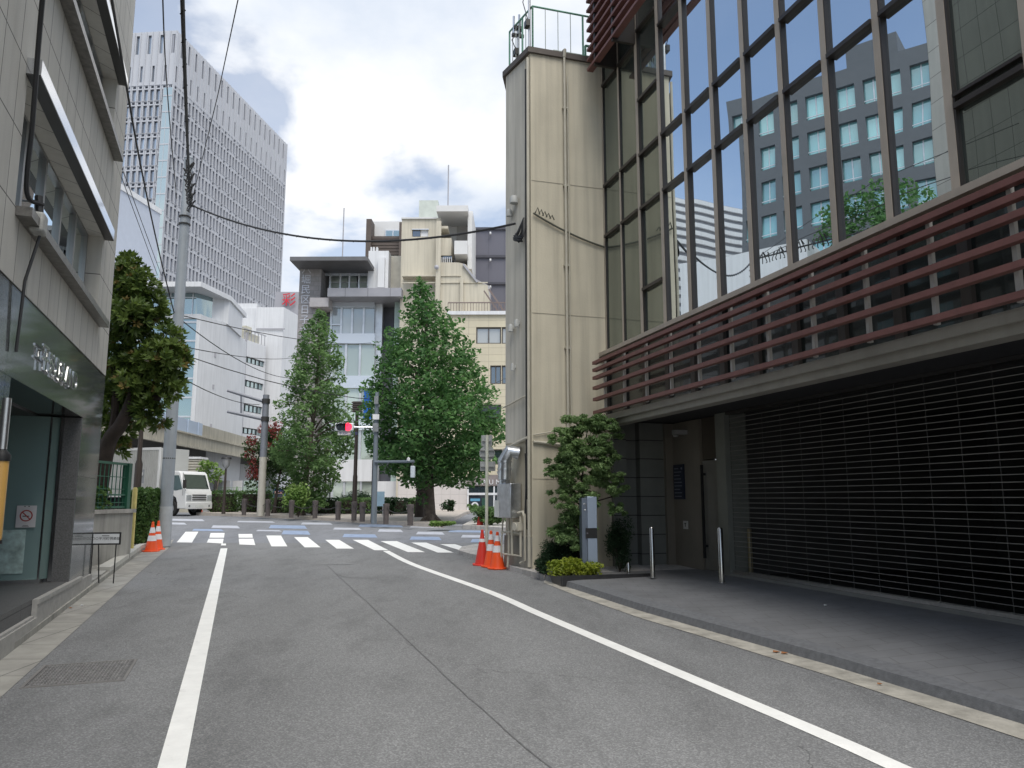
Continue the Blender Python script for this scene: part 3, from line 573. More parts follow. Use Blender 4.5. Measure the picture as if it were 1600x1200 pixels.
b = MB(); b.box(0, .85, 0, .35, .05, .36); bevel(b.build('casing', mat('ac', (.35, .40, .36), .5), ac), .02)
b = MB(); 
for k in range(8): b.box(.05, .8, -.006, .002, .08+k*.033, .092+k*.033)
b.build('grille', M_dark, ac); b = MB(); b.box(.02, .1, .05, .3, 0, .05); b.box(.75, .83, .05, .3, 0, .05); b.build('foot', M_dark, ac)
fr_ = MB(); [fr_.bar(*q, .035) for q in (((0,0,0),(0,0,.45)), ((.42,0,0),(.42,0,.45)), ((0,0,.45),(.42,0,.45)), ((0,.0,.2),(.42,0,.2)))]
tag(fr_.build('pipe_frame', M_green, F=Fr(*CF.w((1.25, .3, 0))[:2], 16.5, 10.11)), 'small green pipe frame on the cream roof beside the air conditioner', 'frame')
def antenna(x, y, h, label):
    t = thing('cell_antenna', label, 'antenna', loc=CF.w((x, y, 10.11)), rz=CF.a, group='antennas on the cream building roof')
    MB().tube([(0, 0, 0), (0, 0, h)], .026, 8).build('mast', M_steelb, t)
    for dx, dy in ((-.09, 0), (.06, .05), (0, -.08)): MB().tube([(dx, dy, h-.28), (dx, dy, h+.12)], .022, 8).build('aerial', M_chrome, t)
    b = MB(); b.box(-.13, .12, -.03, .03, h-.32, h-.26); b.box(-.1, .1, -.05, .05, h-.16, h-.10); b.box(-.09, -.01, -.08, .06, h*.3, h*.3+.13); b.tube([(-.05, -.03, h-.3), (-.14, -.03, h*.6), (-.04, -.02, h*.4)], .01, 5); b.build('bracket', M_dark, t)
antenna(.02, .12, 1.65, 'taller roof antenna mast at the front corner of the cream building'); antenna(L2.x+.22, L2.y-.1, 1.05, 'shorter roof antenna mast at the rear edge of the cream building')

# ================================================================== GLASS BUILDING WITH SHUTTER
gb = thing('glass_building', 'glass fronted building with red slats above a wide roller shutter', 'building', R)
M_bronze = mat('bronze_mullion', (.44, .385, .325), .5, .0, var=.08, sc=3, streak=.1); M_brdk = mat('dark_mullion', (.06, .052, .048), .4, .5, var=.1)
M_red = mat('red_slat', (.185, .080, .070), .55, .1, var=.14, sc=4, streak=.1)
M_fasc = mat('fascia', (.30, .285, .25), .5, .0, var=.1, sc=1.5, streak=.15)
M_tile = mat('dark_tile', (.17, .175, .16), .6, var=.1, sc=3, tile=(3.0, .34, .008, (.02, .02, .02), (.155, .16, .148), (.3, .05), 0))
M_gl = glass('facade_glass', (.02, .028, .027), .74, (.88, .96, 1), .0, .010, .45)
M_gl2 = glass('dimmed_reflection_glass', (.045, .055, .05), .20, (.64, .72, .67), .0, .012, .5)  # same glazing; duller reflections of the end bays set in the material
US = [.04, .78, 1.56, 2.36, 3.14, 3.92, 4.70, 5.46, 6.24, 7.02, 7.80, 8.58, 9.36, 10.14, 10.92, 11.7]
TOP = 14.0
for i, u in enumerate(US):
    wd = .035 if i < 2 else .055
    MB().box(u-wd, u+wd*.6, 1.425 if i > 1 else 1.44, 1.50, 4.26, TOP).build('mullion', M_bronze, gb)
    MB().box(u+wd*.6, u+wd, 1.43 if i > 1 else 1.445, 1.50, 4.26, TOP).build('mullion_edge', M_brdk, gb)  # unlit side of the mullion painted as a dark strip
    MB().box(u-wd, u+wd, 1.42, 1.50, 3.06, 4.2).build('mullion', M_brdk, gb)
def trans(i, z, d=.05, mi=None): MB().box(US[i]+.055, US[i+1]-.055, 1.40, 1.50, z-d/2, z+d/2).build('transom', mi or M_brdk, gb)
for i in range(len(US)-1):
    zs = [6.46, 7.40, 9.3, 11.4] if i != 2 else [5.04, 6.45, 7.4, 8.40, 9.7, 11.4]
    if i >= 10: zs = [5.06, 7.4, 9.3, 11.4]
    if i < 2: zs = [6.47, 7.46, 9.5, 11.4]
    if i == 10 : trans(i, 5.16, .03)
    for z in zs: trans(i, z)
    e = [4.26]+zs+[TOP]
    for a, c in zip(e, e[1:]):
        j = lambda: 1.47+random.uniform(-.0035, .0035)
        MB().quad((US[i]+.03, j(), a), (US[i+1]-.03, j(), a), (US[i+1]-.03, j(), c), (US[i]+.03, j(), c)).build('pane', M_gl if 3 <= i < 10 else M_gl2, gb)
    MB().quad((US[i]+.03, 1.47, 3.06), (US[i+1]-.03, 1.47, 3.06), (US[i+1]-.03, 1.47, 4.2), (US[i]+.03, 1.47, 4.2)).build('lower_pane', glass('band_glass', (.012, .016, .015), .0, (.30, .33, .34), .01, .01), gb)
    if i: MB().box(US[i]-.02, US[i]+.02, 1.061, 1.10, 3.06, 4.02).build('slat_bracket', mat('bracket_grey', (.42, .41, .39), .5, .3), gb)
b = MB(); b.box(0, 11.7, 1.30, 1.52, 4.19, 4.26); b.build('window_ledge', M_bronze, gb)
for z in (3.10, 3.33, 3.53, 3.71, 3.85, 3.98): MB().box(.45, 11.8, .98, 1.06, z-.03, z+.025).build('slat', M_red, gb)
for k in range(13): MB().box(.42, 2.35 if k else 3.3, .98, 1.10, 9.55+k*.20, 9.60+k*.20).build('slat', M_red, gb)
MB().box(.7, .76, 1.0, 1.5, 9.5, 12.2).build('slat_bracket', M_brdk, gb); MB().box(1.5, 1.56, 1.0, 1.5, 9.5, 12.2).build('slat_bracket', M_brdk, gb)
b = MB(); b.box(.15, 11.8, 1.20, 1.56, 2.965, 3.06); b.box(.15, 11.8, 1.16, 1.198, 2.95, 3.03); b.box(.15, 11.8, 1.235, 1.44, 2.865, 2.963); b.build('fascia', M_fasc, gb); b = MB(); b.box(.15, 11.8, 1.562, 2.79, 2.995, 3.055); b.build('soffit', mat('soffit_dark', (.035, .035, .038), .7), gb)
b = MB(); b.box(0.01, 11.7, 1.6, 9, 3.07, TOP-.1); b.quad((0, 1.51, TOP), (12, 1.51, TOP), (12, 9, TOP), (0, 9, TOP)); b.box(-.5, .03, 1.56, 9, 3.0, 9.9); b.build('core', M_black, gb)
# recess: end wall with steps, door bay, shutter
b = MB(); b.box(-.4, .1, 1.51, 1.76, .40, 2.99); b.box(-.4, -.12, 1.76, 2.05, .40, 2.99); b.box(-.4, .06, 2.05, 2.30, .40, 2.99); b.box(-.4, .02, 2.30, 3.1, .40, 2.99); b.build('tiled_wall', M_tile, gb)
b = MB(); b.box(.02, .10, 2.55, 3.0, .4, 2.98); b.box(.10, 1.05, 2.70, 3.0, .41, 2.98); b.build('bronze_panel', mat('bronze_panel', (.20, .18, .15), .45, .1, var=.08, sc=2, streak=.1), gb)
d_ = MB(); d_.box(1.07, 1.72, 2.74, 2.8, .43, 2.25); dr = d_.build('door', mat('door_metal', (.21, .205, .185), .42, .1, var=.12, sc=3), gb)
b = MB(); b.box(1.12, 1.155, 2.66, 2.70, .62, 2.18); b.box(1.115, 1.16, 2.70, 2.74, .8, .84); b.box(1.115, 1.16, 2.70, 2.74, 2.0, 2.04); b.build('handle', M_black, dr)
b = MB(); b.box(1.05, 1.72, 2.76, 3.0, 2.28, 2.985); b.build('door_header', mat('header', (.10, .085, .07), .5, .4), gb)
b = MB(); b.box(1.74, 2.02, 2.60, 3.0, .41, 2.985); b.build('shutter_post', mat('post_tile', (.22, .23, .21), .5, .2, var=.1), gb)
b = MB(); b.box(2.02, 11.6, 2.60, 2.78, .40, .46); b.box(2.02, 11.6, 2.64, 2.74, .46, .50, 1); b.build('shutter_sill', [mat('sill_grey', (.22, .22, .21), .6), M_steelb], gb)
sh = MB(); z = .50
while z < 2.93: sh.tube([(2.02, 2.69, z), (11.6, 2.69, z)], .0055, 6); z += .0745
u = 2.02
while u < 11.6: sh.box(u-.0035, u+.0035, 2.696, 2.702, .46, 2.95, 1); sh.box(u-.018, u+.018, 2.66, 2.70, .46, .51); u += .44
tag(sh.build('shutter_grille', [mat('grille_steel', (.24, .235, .22), .45, .2, var=.3, sc=2), mat('grille_link', (.09, .088, .085), .5, .5)], gb), 'open roller grille of thin horizontal rods', None)
b = MB(); b.box(2.03, 11.59, 2.62, 2.79, 2.945, 2.99); b.build('shutter_box', M_dark, gb)
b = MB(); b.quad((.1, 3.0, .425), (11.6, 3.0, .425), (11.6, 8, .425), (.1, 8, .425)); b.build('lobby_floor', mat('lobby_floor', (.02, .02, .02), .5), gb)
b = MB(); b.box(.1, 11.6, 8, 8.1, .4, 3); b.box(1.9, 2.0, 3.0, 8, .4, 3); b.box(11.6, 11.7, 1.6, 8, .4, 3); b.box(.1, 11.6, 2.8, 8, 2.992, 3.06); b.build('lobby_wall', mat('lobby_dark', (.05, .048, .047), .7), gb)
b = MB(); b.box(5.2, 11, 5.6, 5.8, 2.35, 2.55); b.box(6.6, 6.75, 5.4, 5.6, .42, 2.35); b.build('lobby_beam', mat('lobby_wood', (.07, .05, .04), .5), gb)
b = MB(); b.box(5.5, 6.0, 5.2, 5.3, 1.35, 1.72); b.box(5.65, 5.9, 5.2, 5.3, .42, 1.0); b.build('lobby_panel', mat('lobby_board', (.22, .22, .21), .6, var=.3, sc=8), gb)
b = MB(); b.box(6.02, 6.10, 5.5, 5.52, 2.12, 2.17); b.build('exit_lamp', lit('exit_green', (.02, .6, .35), .5), gb)
b = MB(); b.box(.55, .66, 2.45, 2.7, 2.74, 2.82); b.lathe([(0, -.03), (.04, -.03), (.05, 0)], (.6, 2.5, 2.73), 10); tag(b.build('security_camera', mat('cam', (.3, .3, .3), .4), F=R), 'small grey security camera under the soffit above the directory', 'camera')
sg = thing('directory_board', 'dark blue tenant directory with white lines left of the bronze door', 'sign', Fr(*R.w((.30, 2.695, 0))[:2], -73.5, 1.60))
b = MB(); b.box(-.16, .22, -.02, .0, 0, .62); b.build('panel', mat('directory_blue', (.012, .018, .04), .35), sg)
b = MB()
for k in range(9): b.box(-.12, -.12+[.15,.26,.2,.24,.27,.27,.2,.27,.25][k], -.026, -.0215, .54-k*.062, .555-k*.062)
b.lathe([(0, -.004), (.022, -.004), (.022, 0)], (.15, -.023, .548), 12, ax='y'); b.build('lines', mat('dim_white', (.25, .27, .33), .6), sg)
sg = thing('notice_plate', 'small white square plate with a grey T mark below the directory', 'sign', Fr(*R.w((.52, 2.69, 0))[:2], -73.5, 1.08))
b = MB(); b.box(-.08, .08, -.012, 0, 0, .14); b.build('plate', mat('plate_white', (.5, .5, .48), .5), sg); b = MB(); b.box(-.03, .03, -.017, -.0125, .09, .105); b.box(-.008, .008, -.017, -.0125, .04, .09); b.build('mark', M_dark, sg)
# ================================================================== FAR BUILDINGS
M_twr = mat('tower_white', (.47, .485, .525), .5, var=.04, sc=.1); M_tsp = mat('tower_grey', (.32, .33, .37), .5, var=.06, sc=.2)
M_tgl = glass('tower_glass', (.09, .11, .14), .30, (.8, .88, .95), .05, .0, rnd=3.5); M_tgl2 = glass('corner_glass', (.30, .38, .40), .25, (.8, .92, .93), .05, 0)
M_wh = mat('white_wall', (.66, .67, .69), .6, var=.05, sc=.5, streak=.12); M_gy = mat('grey_wall', (.34, .34, .37), .6, var=.06, sc=.5)
M_fgl = glass('office_glass', (.09, .14, .15), .30, (.75, .9, .92), .03, .0); M_fgl2 = glass('dark_window_glass', (.02, .03, .04), .15, (.7, .8, .9), .03, .0)
M_alu = mat('aluminium', (.60, .62, .65), .35, .5)
# --- tower
tc_, tr_, tl_ = D(277, 47, 165), D(448, 225, 223), D(210, 47, 166)
tl_ = tc_+(tl_-tc_)*2.2
TR = Fab(tc_, tr_, 0); TL = Fab(tl_, tc_, 0); wL = (Vector(tc_[:2])-Vector(tl_[:2])).length; wR = (Vector(tr_[:2])-Vector(tc_[:2])).length
tw = thing('office_tower', 'very tall pale grey office tower with a dense grid of narrow windows', 'tower', TR)
def tof(b, F0, F1=TR): b.v = [tuple(F1.l(F0.w(v))) for v in b.v]; return b
ZT = 109.8; cells = []
def face(F, w, n, name, left):
    p = w/n; holes = []; fh = 3.95; rows = []
    z = ZT-14.5
    while z > 26: rows.append(z); z -= fh
    for i in range(n):
        for j, z in enumerate(rows):
            holes.append((i*p+.30, i*p+p-.22, z-2.75, z))
            if left or (i*7+j*3) % 5 < 2: holes.append((i*p+.42, i*p+p-.34, z+.30, z+.85))
        holes.append((i*p+.35, i*p+p-.35, ZT-5.6, ZT-.9)) if i % 2 else None
        if not i % 2: holes.append((i*p+.4, i*p+p-.5, ZT-12.6, ZT-8.6))
    b = MB(); b.wall(0, w, 0, ZT, holes, 0, .5, 0, 1); tof(b, F).build('wall', [M_twr, M_tsp], tw)
    b = MB()
    for i in range(n+1): b.box(i*p-.07, i*p+.07, -.28, -.001, 20, ZT-.1)
    for z in rows: b.box(0, w, -.12, -.002, z+1.0, z+1.14); b.box(0, w, -.12, -.002, z-2.98, z-2.84)
    tof(b, F).build('fin_grid', M_twr, tw)
    for h in holes: cells.append(((Vector(F.w((h[0], .45, h[2])))-Vector((0, 0, H))).length/max(.4, h[3]-h[2]), F, h))
face(TL, wL, int(wL/1.42), 'left', True); face(TR, wR, int(wR/1.5), 'right', False)
cells.sort(key=lambda c: c[0]); st = MB()
for k, (_, F, h) in enumerate(cells):
    b = MB(); b.quad((h[0], .45, h[2]), (h[1], .45, h[2]), (h[1], .45, h[3]), (h[0], .45, h[3])); tof(b, F)
    if k < 96: b.build('window', M_tgl, tw)
    else: st.add(b.v, b.f)
tag(st.build('window', M_tgl, tw), 'the rest of the tower windows', None, kind='stuff')
b = MB(); b.box(-2.0, .15, -.45, -.29, 26, ZT-14.5); 
for z in np.arange(26, ZT-14, 3.95): b.box(-2.1, .2, -.52, -.28, z, z+.3, 1)
for x in (-2.1, -1.1, .1): b.box(x, x+.1, -.5, -.28, 26, ZT-14.5, 1)
b2 = MB(); b2.v = [(v[0]+wL, v[1], v[2]) for v in b.v]; b2.f, b2.m, b2.sm = b.f, b.m, b.sm; tof(b2, TL).build('corner_bay', [M_tgl2, M_twr], tw)
b = MB(); b.slab([(0, .6), (wR, .6), (wR-5, 30), (5, 30)], 0, ZT-.3); b.build('core', M_tsp, tw)
p0, p1 = TR.l(TL.w((0, .6, 0))), TR.l(TL.w((wL, .6, 0)))
b = MB(); b.slab([(p0.x, p0.y), (p1.x, p1.y), (3, 32), (p0.x+3, 32)], 0, ZT-.35); b.build('core', M_tsp, tw)
def px2(F, x0, y0, x1, y1, d=0):
    u0, w1 = F.uw(x0, y0, d); u1, w0 = F.uw(x1, y1, d); return u0, u1, w0, w1
ZG = gz(50)
# --- pale wall far left
a, c = D(186, 295, 64), D(250, 340, 70.1)
F = Fab(a, c, ZG); t = thing('apartment_block', 'blank pale blue grey building wall rising left of the tall tower', 'building', F)
ln = (Vector(c[:2])-Vector(a[:2])).length; b = MB(); b.box(-6, ln, 0, 12, 0, a.z-ZG); b.build('wall', mat('pale_blue_wall', (.44, .48, .56), .7, var=.04), t)
b = MB(); b.box(-6.1, ln+.1, -.1, 12.1, a.z-ZG, a.z-ZG+.5); b.build('roof', M_wh, t)
# --- white building with glass corner
o = D(315, 492, 60); F = Fr(o.x, o.y, 0, ZG); t = thing('clinic_building', 'white building with a glass stair front and a thin flat roof canopy', 'building', F)
e = D(353, 506, 62.8); E_ = F.l(e); zt = o.z-ZG; sw = hypot(E_.x, E_.y)
b = MB(); b.slab([(0, 0), (E_.x, E_.y), (E_.x-1, E_.y+8), (-8, 12), (-8, 0.3), (-.3, .3)], 0, zt); b.build('wall', M_wh, t)
b = MB(); b.box(-8, -.3, .1, .3, 0, zt-.3); b.build('glass_front', M_fgl, t)
for z in np.arange(1, zt, 1.52): MB().box(-8, -.3, .02, .12, z, z+.14).build('transom', M_alu, t)
b = MB(); b.box(-.32, .0, -.12, .3, 0, zt+.05); b.box(-8, -.32, -.1, .3, zt-.3, zt+.05); b.build('frame', M_wh, t)
u0, u1, w0, w1 = px2(F, 248, 456, 302, 491, 0)
b = MB(); b.box(u0-2, u1, .4, 5, zt+.05, w1); b.build('upper_glass', M_fgl, t)
for x in np.arange(u0-1, u1+.1, .9): MB().box(x, x+.07, .33, .4, zt, w1).build('mullion', M_alu, t)
b = MB(); MB().box(u0-2, u1, .34, .4, zt+1.5, zt+1.56).build('rail', M_alu, t)
b = MB(); b.slab([(u1, .4), (E_.x-.55, E_.y-.2), (E_.x-.6, 5), (u1-1, 5)], zt, w1); b.build('upper_glass', M_fgl, t)
F2 = Fab((E_.x-.75, E_.y-.5), (E_.x+.1, E_.y)); b = MB(); b.slab([(E_.x-.9, E_.y-.9), (E_.x+.15, E_.y+.1), (E_.x-.5, 8), (E_.x-1.5, 8)], zt-.1, w1+.02); b.build('side_wall', M_wh, t)
b = MB(); b.slab([(u0-3, -1.5), (u1+1.1, -1.5), (E_.x+.3, E_.y+.1), (E_.x-.5, 9), (u0-3, 9)], w1+.02, w1+.42); b.build('roof', M_wh, t)
for z in (3.2, 6.4, 9.6, 12.2):
    q = Vector((E_.x*.62, E_.y*.62, 0)); MB().slab([(q.x-.3, q.y-.9*.35), (q.x+.1, q.y+.02), (q.x+.05, q.y+.1), (q.x-.3, q.y+.1)], z, z+.35).build('vent', M_gy, t)
# --- white building with window strips and a fire stair
a, c = D(377, 528, 75), D(416, 538, 79.3); F = Fab(a, c, ZG); ln = (Vector(c[:2])-Vector(a[:2])).length
t = thing('white_office', 'white building with strips of green tinted windows and a taller set back block', 'building', F)
zt = a.z-ZG; holes = []
for y0, y1 in ((556, 566), (593, 604), (631, 643), (668, 678)):
    _, _, w0, w1 = px2(F, 384, y0, 384, y1); holes.append((.7, ln-.15, w0, w1))
b = MB(); b.wall(0, ln, 0, zt, holes, 0, .2); b.quad((0, 0, 0), (0, 0, zt), (-3, 8, zt), (-3, 8, 0)); b.quad((0, 0, zt), (ln, 0, zt), (ln, 9, zt), (-3, 8, zt)); b.build('wall', M_wh, t)
for h in holes:
    n = 5; w = (h[1]-h[0])/n
    for i in range(n):
        q = MB(); x = h[0]+i*w; q.box(x, x+w, .12, .2, h[2], h[2]+.08, 1); q.box(x, x+w, .12, .2, h[3]-.08, h[3], 1); q.box(x, x+.07, .11, .2, h[2], h[3], 1); q.box(x, x+w, .18, .2, h[2], h[3], 0); q.build('window', [M_fgl, M_dark], t)
for (x0, y0, x1, y1, Y, dY, nm) in ((352, 474, 402, 700, 80.5, 6, 'rear_block'), (400, 480, 444, 700, 80, 9, 'tall_block')):
    p, q = D(x0, y0, Y), D(x1, y0, Y); P, Q = F.l(p), F.l(q); dn = (Q-P).normalized(); nn = Vector((-dn.y, dn.x, 0))
    MB().slab([(P.x, P.y), (Q.x, Q.y), (Q.x+nn.x*dY, Q.y+nn.y*dY), (P.x+nn.x*dY, P.y+nn.y*dY)], 0, p.z-ZG).build(nm, M_wh, t)
p, q = F.l(D(444, 480, 80.01)), F.l(D(470, 497, 84.5)); MB().slab([(p.x, p.y), (q.x, q.y), (q.x-3, q.y+6), (p.x-1, p.y+6)], 0, D(444, 480, 80).z-ZG).build('side_block', M_wh, t)
p, q = F.l(D(400, 513, 79.9)), F.l(D(444, 513, 79.9)); dn = (q-p).normalized(); MB().slab([(p.x, p.y-.1), (q.x, q.y-.1), (q.x, q.y), (p.x, p.y)], p.z-.15, p.z).build('ledge', M_gy, t)
b = MB(); b.box(.3, 3.6, .3, 1.4, zt, zt+.9); b.box(1.0, 2.0, .2, 1.2, zt+.9, zt+1.5); b.build('rooftop_unit', mat('cream_unit', (.55, .53, .44), .6), t)
b = MB(); [b.bar((x, .05, zt), (x, .05, zt+1.1), .06) for x in np.arange(0, ln, .6)]; b.bar((0, .05, zt+1.1), (ln, .05, zt+1.1), .07); b.build('roof_rail', M_gy, t)
F = Fr(*D(351, 600, 73)[:2], 8, ZG); t = thing('fire_stair', 'grey steel fire stair climbing beside the white office', 'stairs', F)
for k, (y0, y1) in enumerate(((485, 511), (520, 548), (560, 588), (640, 668))):
    u0, w1 = F.uw(352, y0); u1, w0 = F.uw(368, y1)
    MB().bar((u0, 0, w1), (u1, 0, w0), .9, .28).build('flight', mat('stair_steel', (.22, .21, .22), .6, .3), t); MB().box(u0-.2, u1+.4, .1, 1, w0-.3, w0-.1).build('landing', M_gy, t)
    MB().bar((u0, -.45, w1+.9), (u1, -.45, w0+.9), .06).build('handrail', M_gy, t)
u0, u1, w0, w1 = px2(F, 349, 598, 374, 650); b = MB()
for x in np.linspace(u0, u1, 5): b.box(x, x+.12, -.6, -.5, w0, w1)
for z in np.linspace(w0, w1, 9): b.box(u0, u1+.1, -.58, -.4, z, z+.16)
b.build('screen', mat('screen_grey', (.24, .23, .21), .7), t)
for x in (u0, u1): MB().box(x, x+.15, .9, 1.05, 0, 17).build('post', M_gy, t)
# --- grey block with a red roof sign
p = D(441, 456, 110); F = Fr(p.x, p.y, 0, ZG); t = thing('rear_block', 'distant plain grey block carrying a red roof sign', 'building', F)
u1, w1 = F.uw(480, 456); b = MB(); b.box(-1, u1, 0, 8, 0, w1); b.build('wall', M_gy, t)
b = MB(); b.text('彩', 0, 0, 2.1, dep=.1); u, w = F.uw(440, 476, -.4); b.v = [(v[0]+u, v[1]-.4, v[2]+w) for v in b.v]; s = b.build('roof_sign', mat('sign_red', (.60, .03, .05), .5), F=F); tag(s, 'red character sign standing out from the distant grey block', 'sign')

# --- grey building with stone fin
F = Fr(*D(470, 600, 48)[:2], -.6, ZG); FC = F
M_bal = mat('balcony_grey', (.30, .30, .33), .5, var=.08, sc=2, tile=(1.4, 3, .03, (.2, .2, .22), (.29, .29, .32), (0, 0), 0)); M_fin = mat('fin_stone', (.30, .28, .28), .8, var=.12, sc=3, tile=(.6, .3, .01, (.2, .19, .19), (.27, .26, .26), (0, 0), .5))
M_spg = glass('spandrel_glass', (.50, .54, .60), .12, (.9, .94, .97), .1, 0); M_mint = mat('mint_wall', (.60, .68, .64), .6)
t = thing('clinic_tower', 'grey glass fronted building with a stone fin of vertical writing and an overhanging roof', 'building', F)
def pb(name, m, x0, y0, x1, y1, d0, d1, F=FC, t=t, ref=None):
    u0, u1, w0, w1 = px2(F, x0, y0, x1, y1, d0 if ref is None else ref); o = MB().box(u0, u1, d0, d1, max(w0, -.3), w1).build(name, m, t); return o
pb('stone_fin', M_fin, 469, 412, 487, 822, -.8, 4)
u0, u1, w0, w1 = px2(F, 453, 401, 574, 404, -2.6); b = MB(); b.box(u0, u1, -2.6, 7, w1-.25, w1); b.build('roof', mat('roof_dark', (.12, .12, .125), .5), t)
b = MB(); u0, w = F.uw(487, 414); u1, _ = F.uw(628, 414); ZR = w
b.box(u0+.2, u1-2.2, 2.6, 8, 0, w); b.build('rear_wall', M_mint, t)
pb('lintel', M_wh, 487, 415, 576, 421, -.05, .3)
pb('top_glass', M_spg, 488, 421, 576, 431, .12, .18)  # sky reflection put into the pale glass colour
for x in (492, 515, 531, 545, 560, 574):
    pb('post', M_alu, x, 421, x+1.6, 470 if x < 500 else 451, .1, .2)
for x0, x1 in ((517, 530), (532, 543), (545, 557), (560, 573)): pb('rear_window', mat('mint_room_fill', (.42, .48, .44), .5), x0, 431, x1, 440, .7, .8); pb('window_frame', M_wh, x0-.8, 440, x1+.8, 441.5, .6, .8); pb('pale_room_fill', mat('mint_lower_fill', (.45, .52, .48), .7), x0, 441.5, x1, 452, .7, .8)  # added pale panels; the bright room behind is put into their colour
pb('lift_shaft', M_wh, 576, 392, 606, 453, -.4, 4); pb('lift_shaft', mat('shaft_cream', (.5, .48, .42), .7), 606, 400, 628, 453, .6, 5); 
for x in (579, 583, 588): pb('roof_pipe', M_wh, x, 386, x+2, 394, 0, .3)
pb('duct', M_wh, 591, 402, 600, 449, -.7, -.4); 
o = pb('balcony', M_bal, 512, 450, 627, 463, -1.6, 2.6); pb('balcony', mat('pale_balcony', (.48, .45, .45), .6), 484, 465, 513, 479, -1.2, .5)
pb('side_wall', mat('shade_grey', (.16, .165, .20), .6), 590, 465, 623, 822, 1.2, 3); pb('corner_column', M_alu, 586, 464, 589, 822, .2, .6); pb('column', mat('mint_post', (.4, .5, .47), .5), 617, 465, 620, 822, -.2, .2)
FL = [(464, 480, 521, (517, 533, 550, 568, 585)), (521, 537, 587, (518, 540, 562, 585)), (587, 606, 655, (518, 540, 562, 585)), (655, 672, 718, (518, 540, 562, 585)), (718, 752, 800, (518, 537, 563, 585))]
for k, (ya, yb, yc, xs) in enumerate(FL):
    pb('spandrel', M_spg if k < 4 else M_wh, 513, ya, 585, yb, -.2, .3)
    for x0, x1 in zip(xs, xs[1:]):
        w = pb('window', M_alu, x0-.8, yb+.2, x0+1, yc, -.1, .1); pb('pane', glass('clinic_glass', (.27, .30, .33), .12, (.8, .9, .93), .03, 0, rnd=1.5) if k < 1 else glass('clinic_glass_green', (.30, .34, .30), .12, (.8, .9, .93), .03, 0, rnd=1.5), x0+1, yb, x1-.8, yc, .0, .05, t=w)
pb('window_bar', M_alu, 517, 506, 533, 508, -.12, .1); pb('blue_blind', mat('blue_blind', (.01, .10, .42), .5), 569, 608, 580, 655, -.16, -.11); pb('inner_wall', M_mint, 489, 480, 513, 822, .8, 1.2); pb('base_wall', M_wh, 487, 800, 600, 822, -.3, .4)
pb('white_wall', M_wh, 590, 752, 625, 822, -.35, .2)
u, w = F.uw(472.3, 426, -.83); b = MB()
for k, ch in enumerate('八堀民区日子大工'):
    b.text(ch, u-.05, w-k*.655, .62, y=-.80, dep=.05)
b.build('lettering', mat('letter_pale', (.55, .55, .58), .4, .4), t)
# --- beige stepped building
F = Fr(*D(628, 600, 47)[:2], -.6, ZG); t = thing('apartment_building', 'stepped beige apartment building with a white penthouse and an outside stair', 'building', F)
M_bg = mat('beige_render', (.54, .50, .41), .8, var=.06, sc=.6, streak=.2); M_bw = mat('penthouse_white', (.62, .62, .62), .7, var=.04)
def q(name, m, x0, y0, x1, y1, d0, d1): return pb(name, m, x0, y0, x1, y1, d0, d1, F=F, t=t)
ho = px2(F, 644, 358, 657, 370); ho2 = px2(F, 657, 358, 669, 370)
u0, u1, w0, w1 = px2(F, 628, 341, 681, 830); b = MB(); b.wall(u0, u1, 0, w1, [(ho[0], ho[1], ho[2], ho[3]), (ho2[0], ho2[1], ho[2], ho[3])], 0, .15); b.box(u0, u1, .15, 8, 0, w1-.01); b.quad((u1, 0, 0), (u1, 8, 0), (u1, 8, w1), (u1, 0, w1)); b.quad((u0, 0, 0), (u0, 0, w1), (u0, 8, w1), (u0, 8, 0)); b.build('wall', M_bg, t)
w = q('window', M_fgl2, 645, 359, 656.5, 369.5, .1, .14); w = q('window', M_wh, 657.2, 359, 669, 369.5, .1, .14); q('window_frame', M_alu, 643.5, 357.5, 670, 358.7, -.05, .1)
q('parapet', M_bw, 627, 339.5, 682, 341.5, -.1, 8)
q('water_tank', mat('pale_green', (.48, .52, .48), .6), 655, 313, 684, 341, 1.5, 4)
q('penthouse', M_bw, 682, 330, 738, 420, 2.2, 8); q('penthouse_roof', M_bw, 682, 321, 731, 330, -.6, 8); q('recess', mat('recess_grey', (.42, .41, .40), .7), 714, 337, 730, 375, 2.1, 2.25)
q('penthouse_column', M_bw, 731, 333, 737, 420, .2, 2.3)
q('balcony', M_bg, 684, 372, 705, 399, -.3, 2); q('balcony', M_bw, 710, 376, 730, 397, -.8, 2); q('porch_roof', M_bg, 685, 353, 700, 357, -.4, 2)
poly = [(681, 410), (716, 410), (728, 413), (746, 440), (762, 446), (764, 478), (764, 830), (681, 830)]
pp = [F.uw(x, y, -.6) for x, y in poly]; pp = [(a, max(c, 0)) for a, c in pp]; b = MB(); b.prism(pp[::-1], -.6, 3); b.build('stair_wall', M_bg, t)
pp = [F.uw(x, y, 3.2) for x, y in [(722, 408), (733, 408), (735, 432), (766, 448), (766, 500), (722, 500)]]; b = MB(); b.prism(pp[::-1], 3.1, 5); b.build('rear_stair_wall', M_gy, t)
for k in range(7): q('baluster', M_bw, 687+k*3, 402, 688+k*3, 411, -.5, -.45)
q('soffit', M_fgl2, 685, 400, 706, 404, -.2, 2); b = MB(); a, c = F.uw(724, 413, -.7), F.uw(746, 441, -.7); b.bar((a[0], -.7, a[1]), (c[0], -.7, c[1]), .12); b.build('stair_edge', M_gy, t)
for x in (682, 719): q('drain_pipe', M_bg, x, 345 if x < 700 else 434, x+1.6, 760, -.8, -.7)
b = MB(); u, w = F.uw(682, 417, -1); b.lathe([(0, 0), (.10, .03), (.15, .07)], (u, -1, w), 12, ax='y'); b.build('dish', M_gy, t)
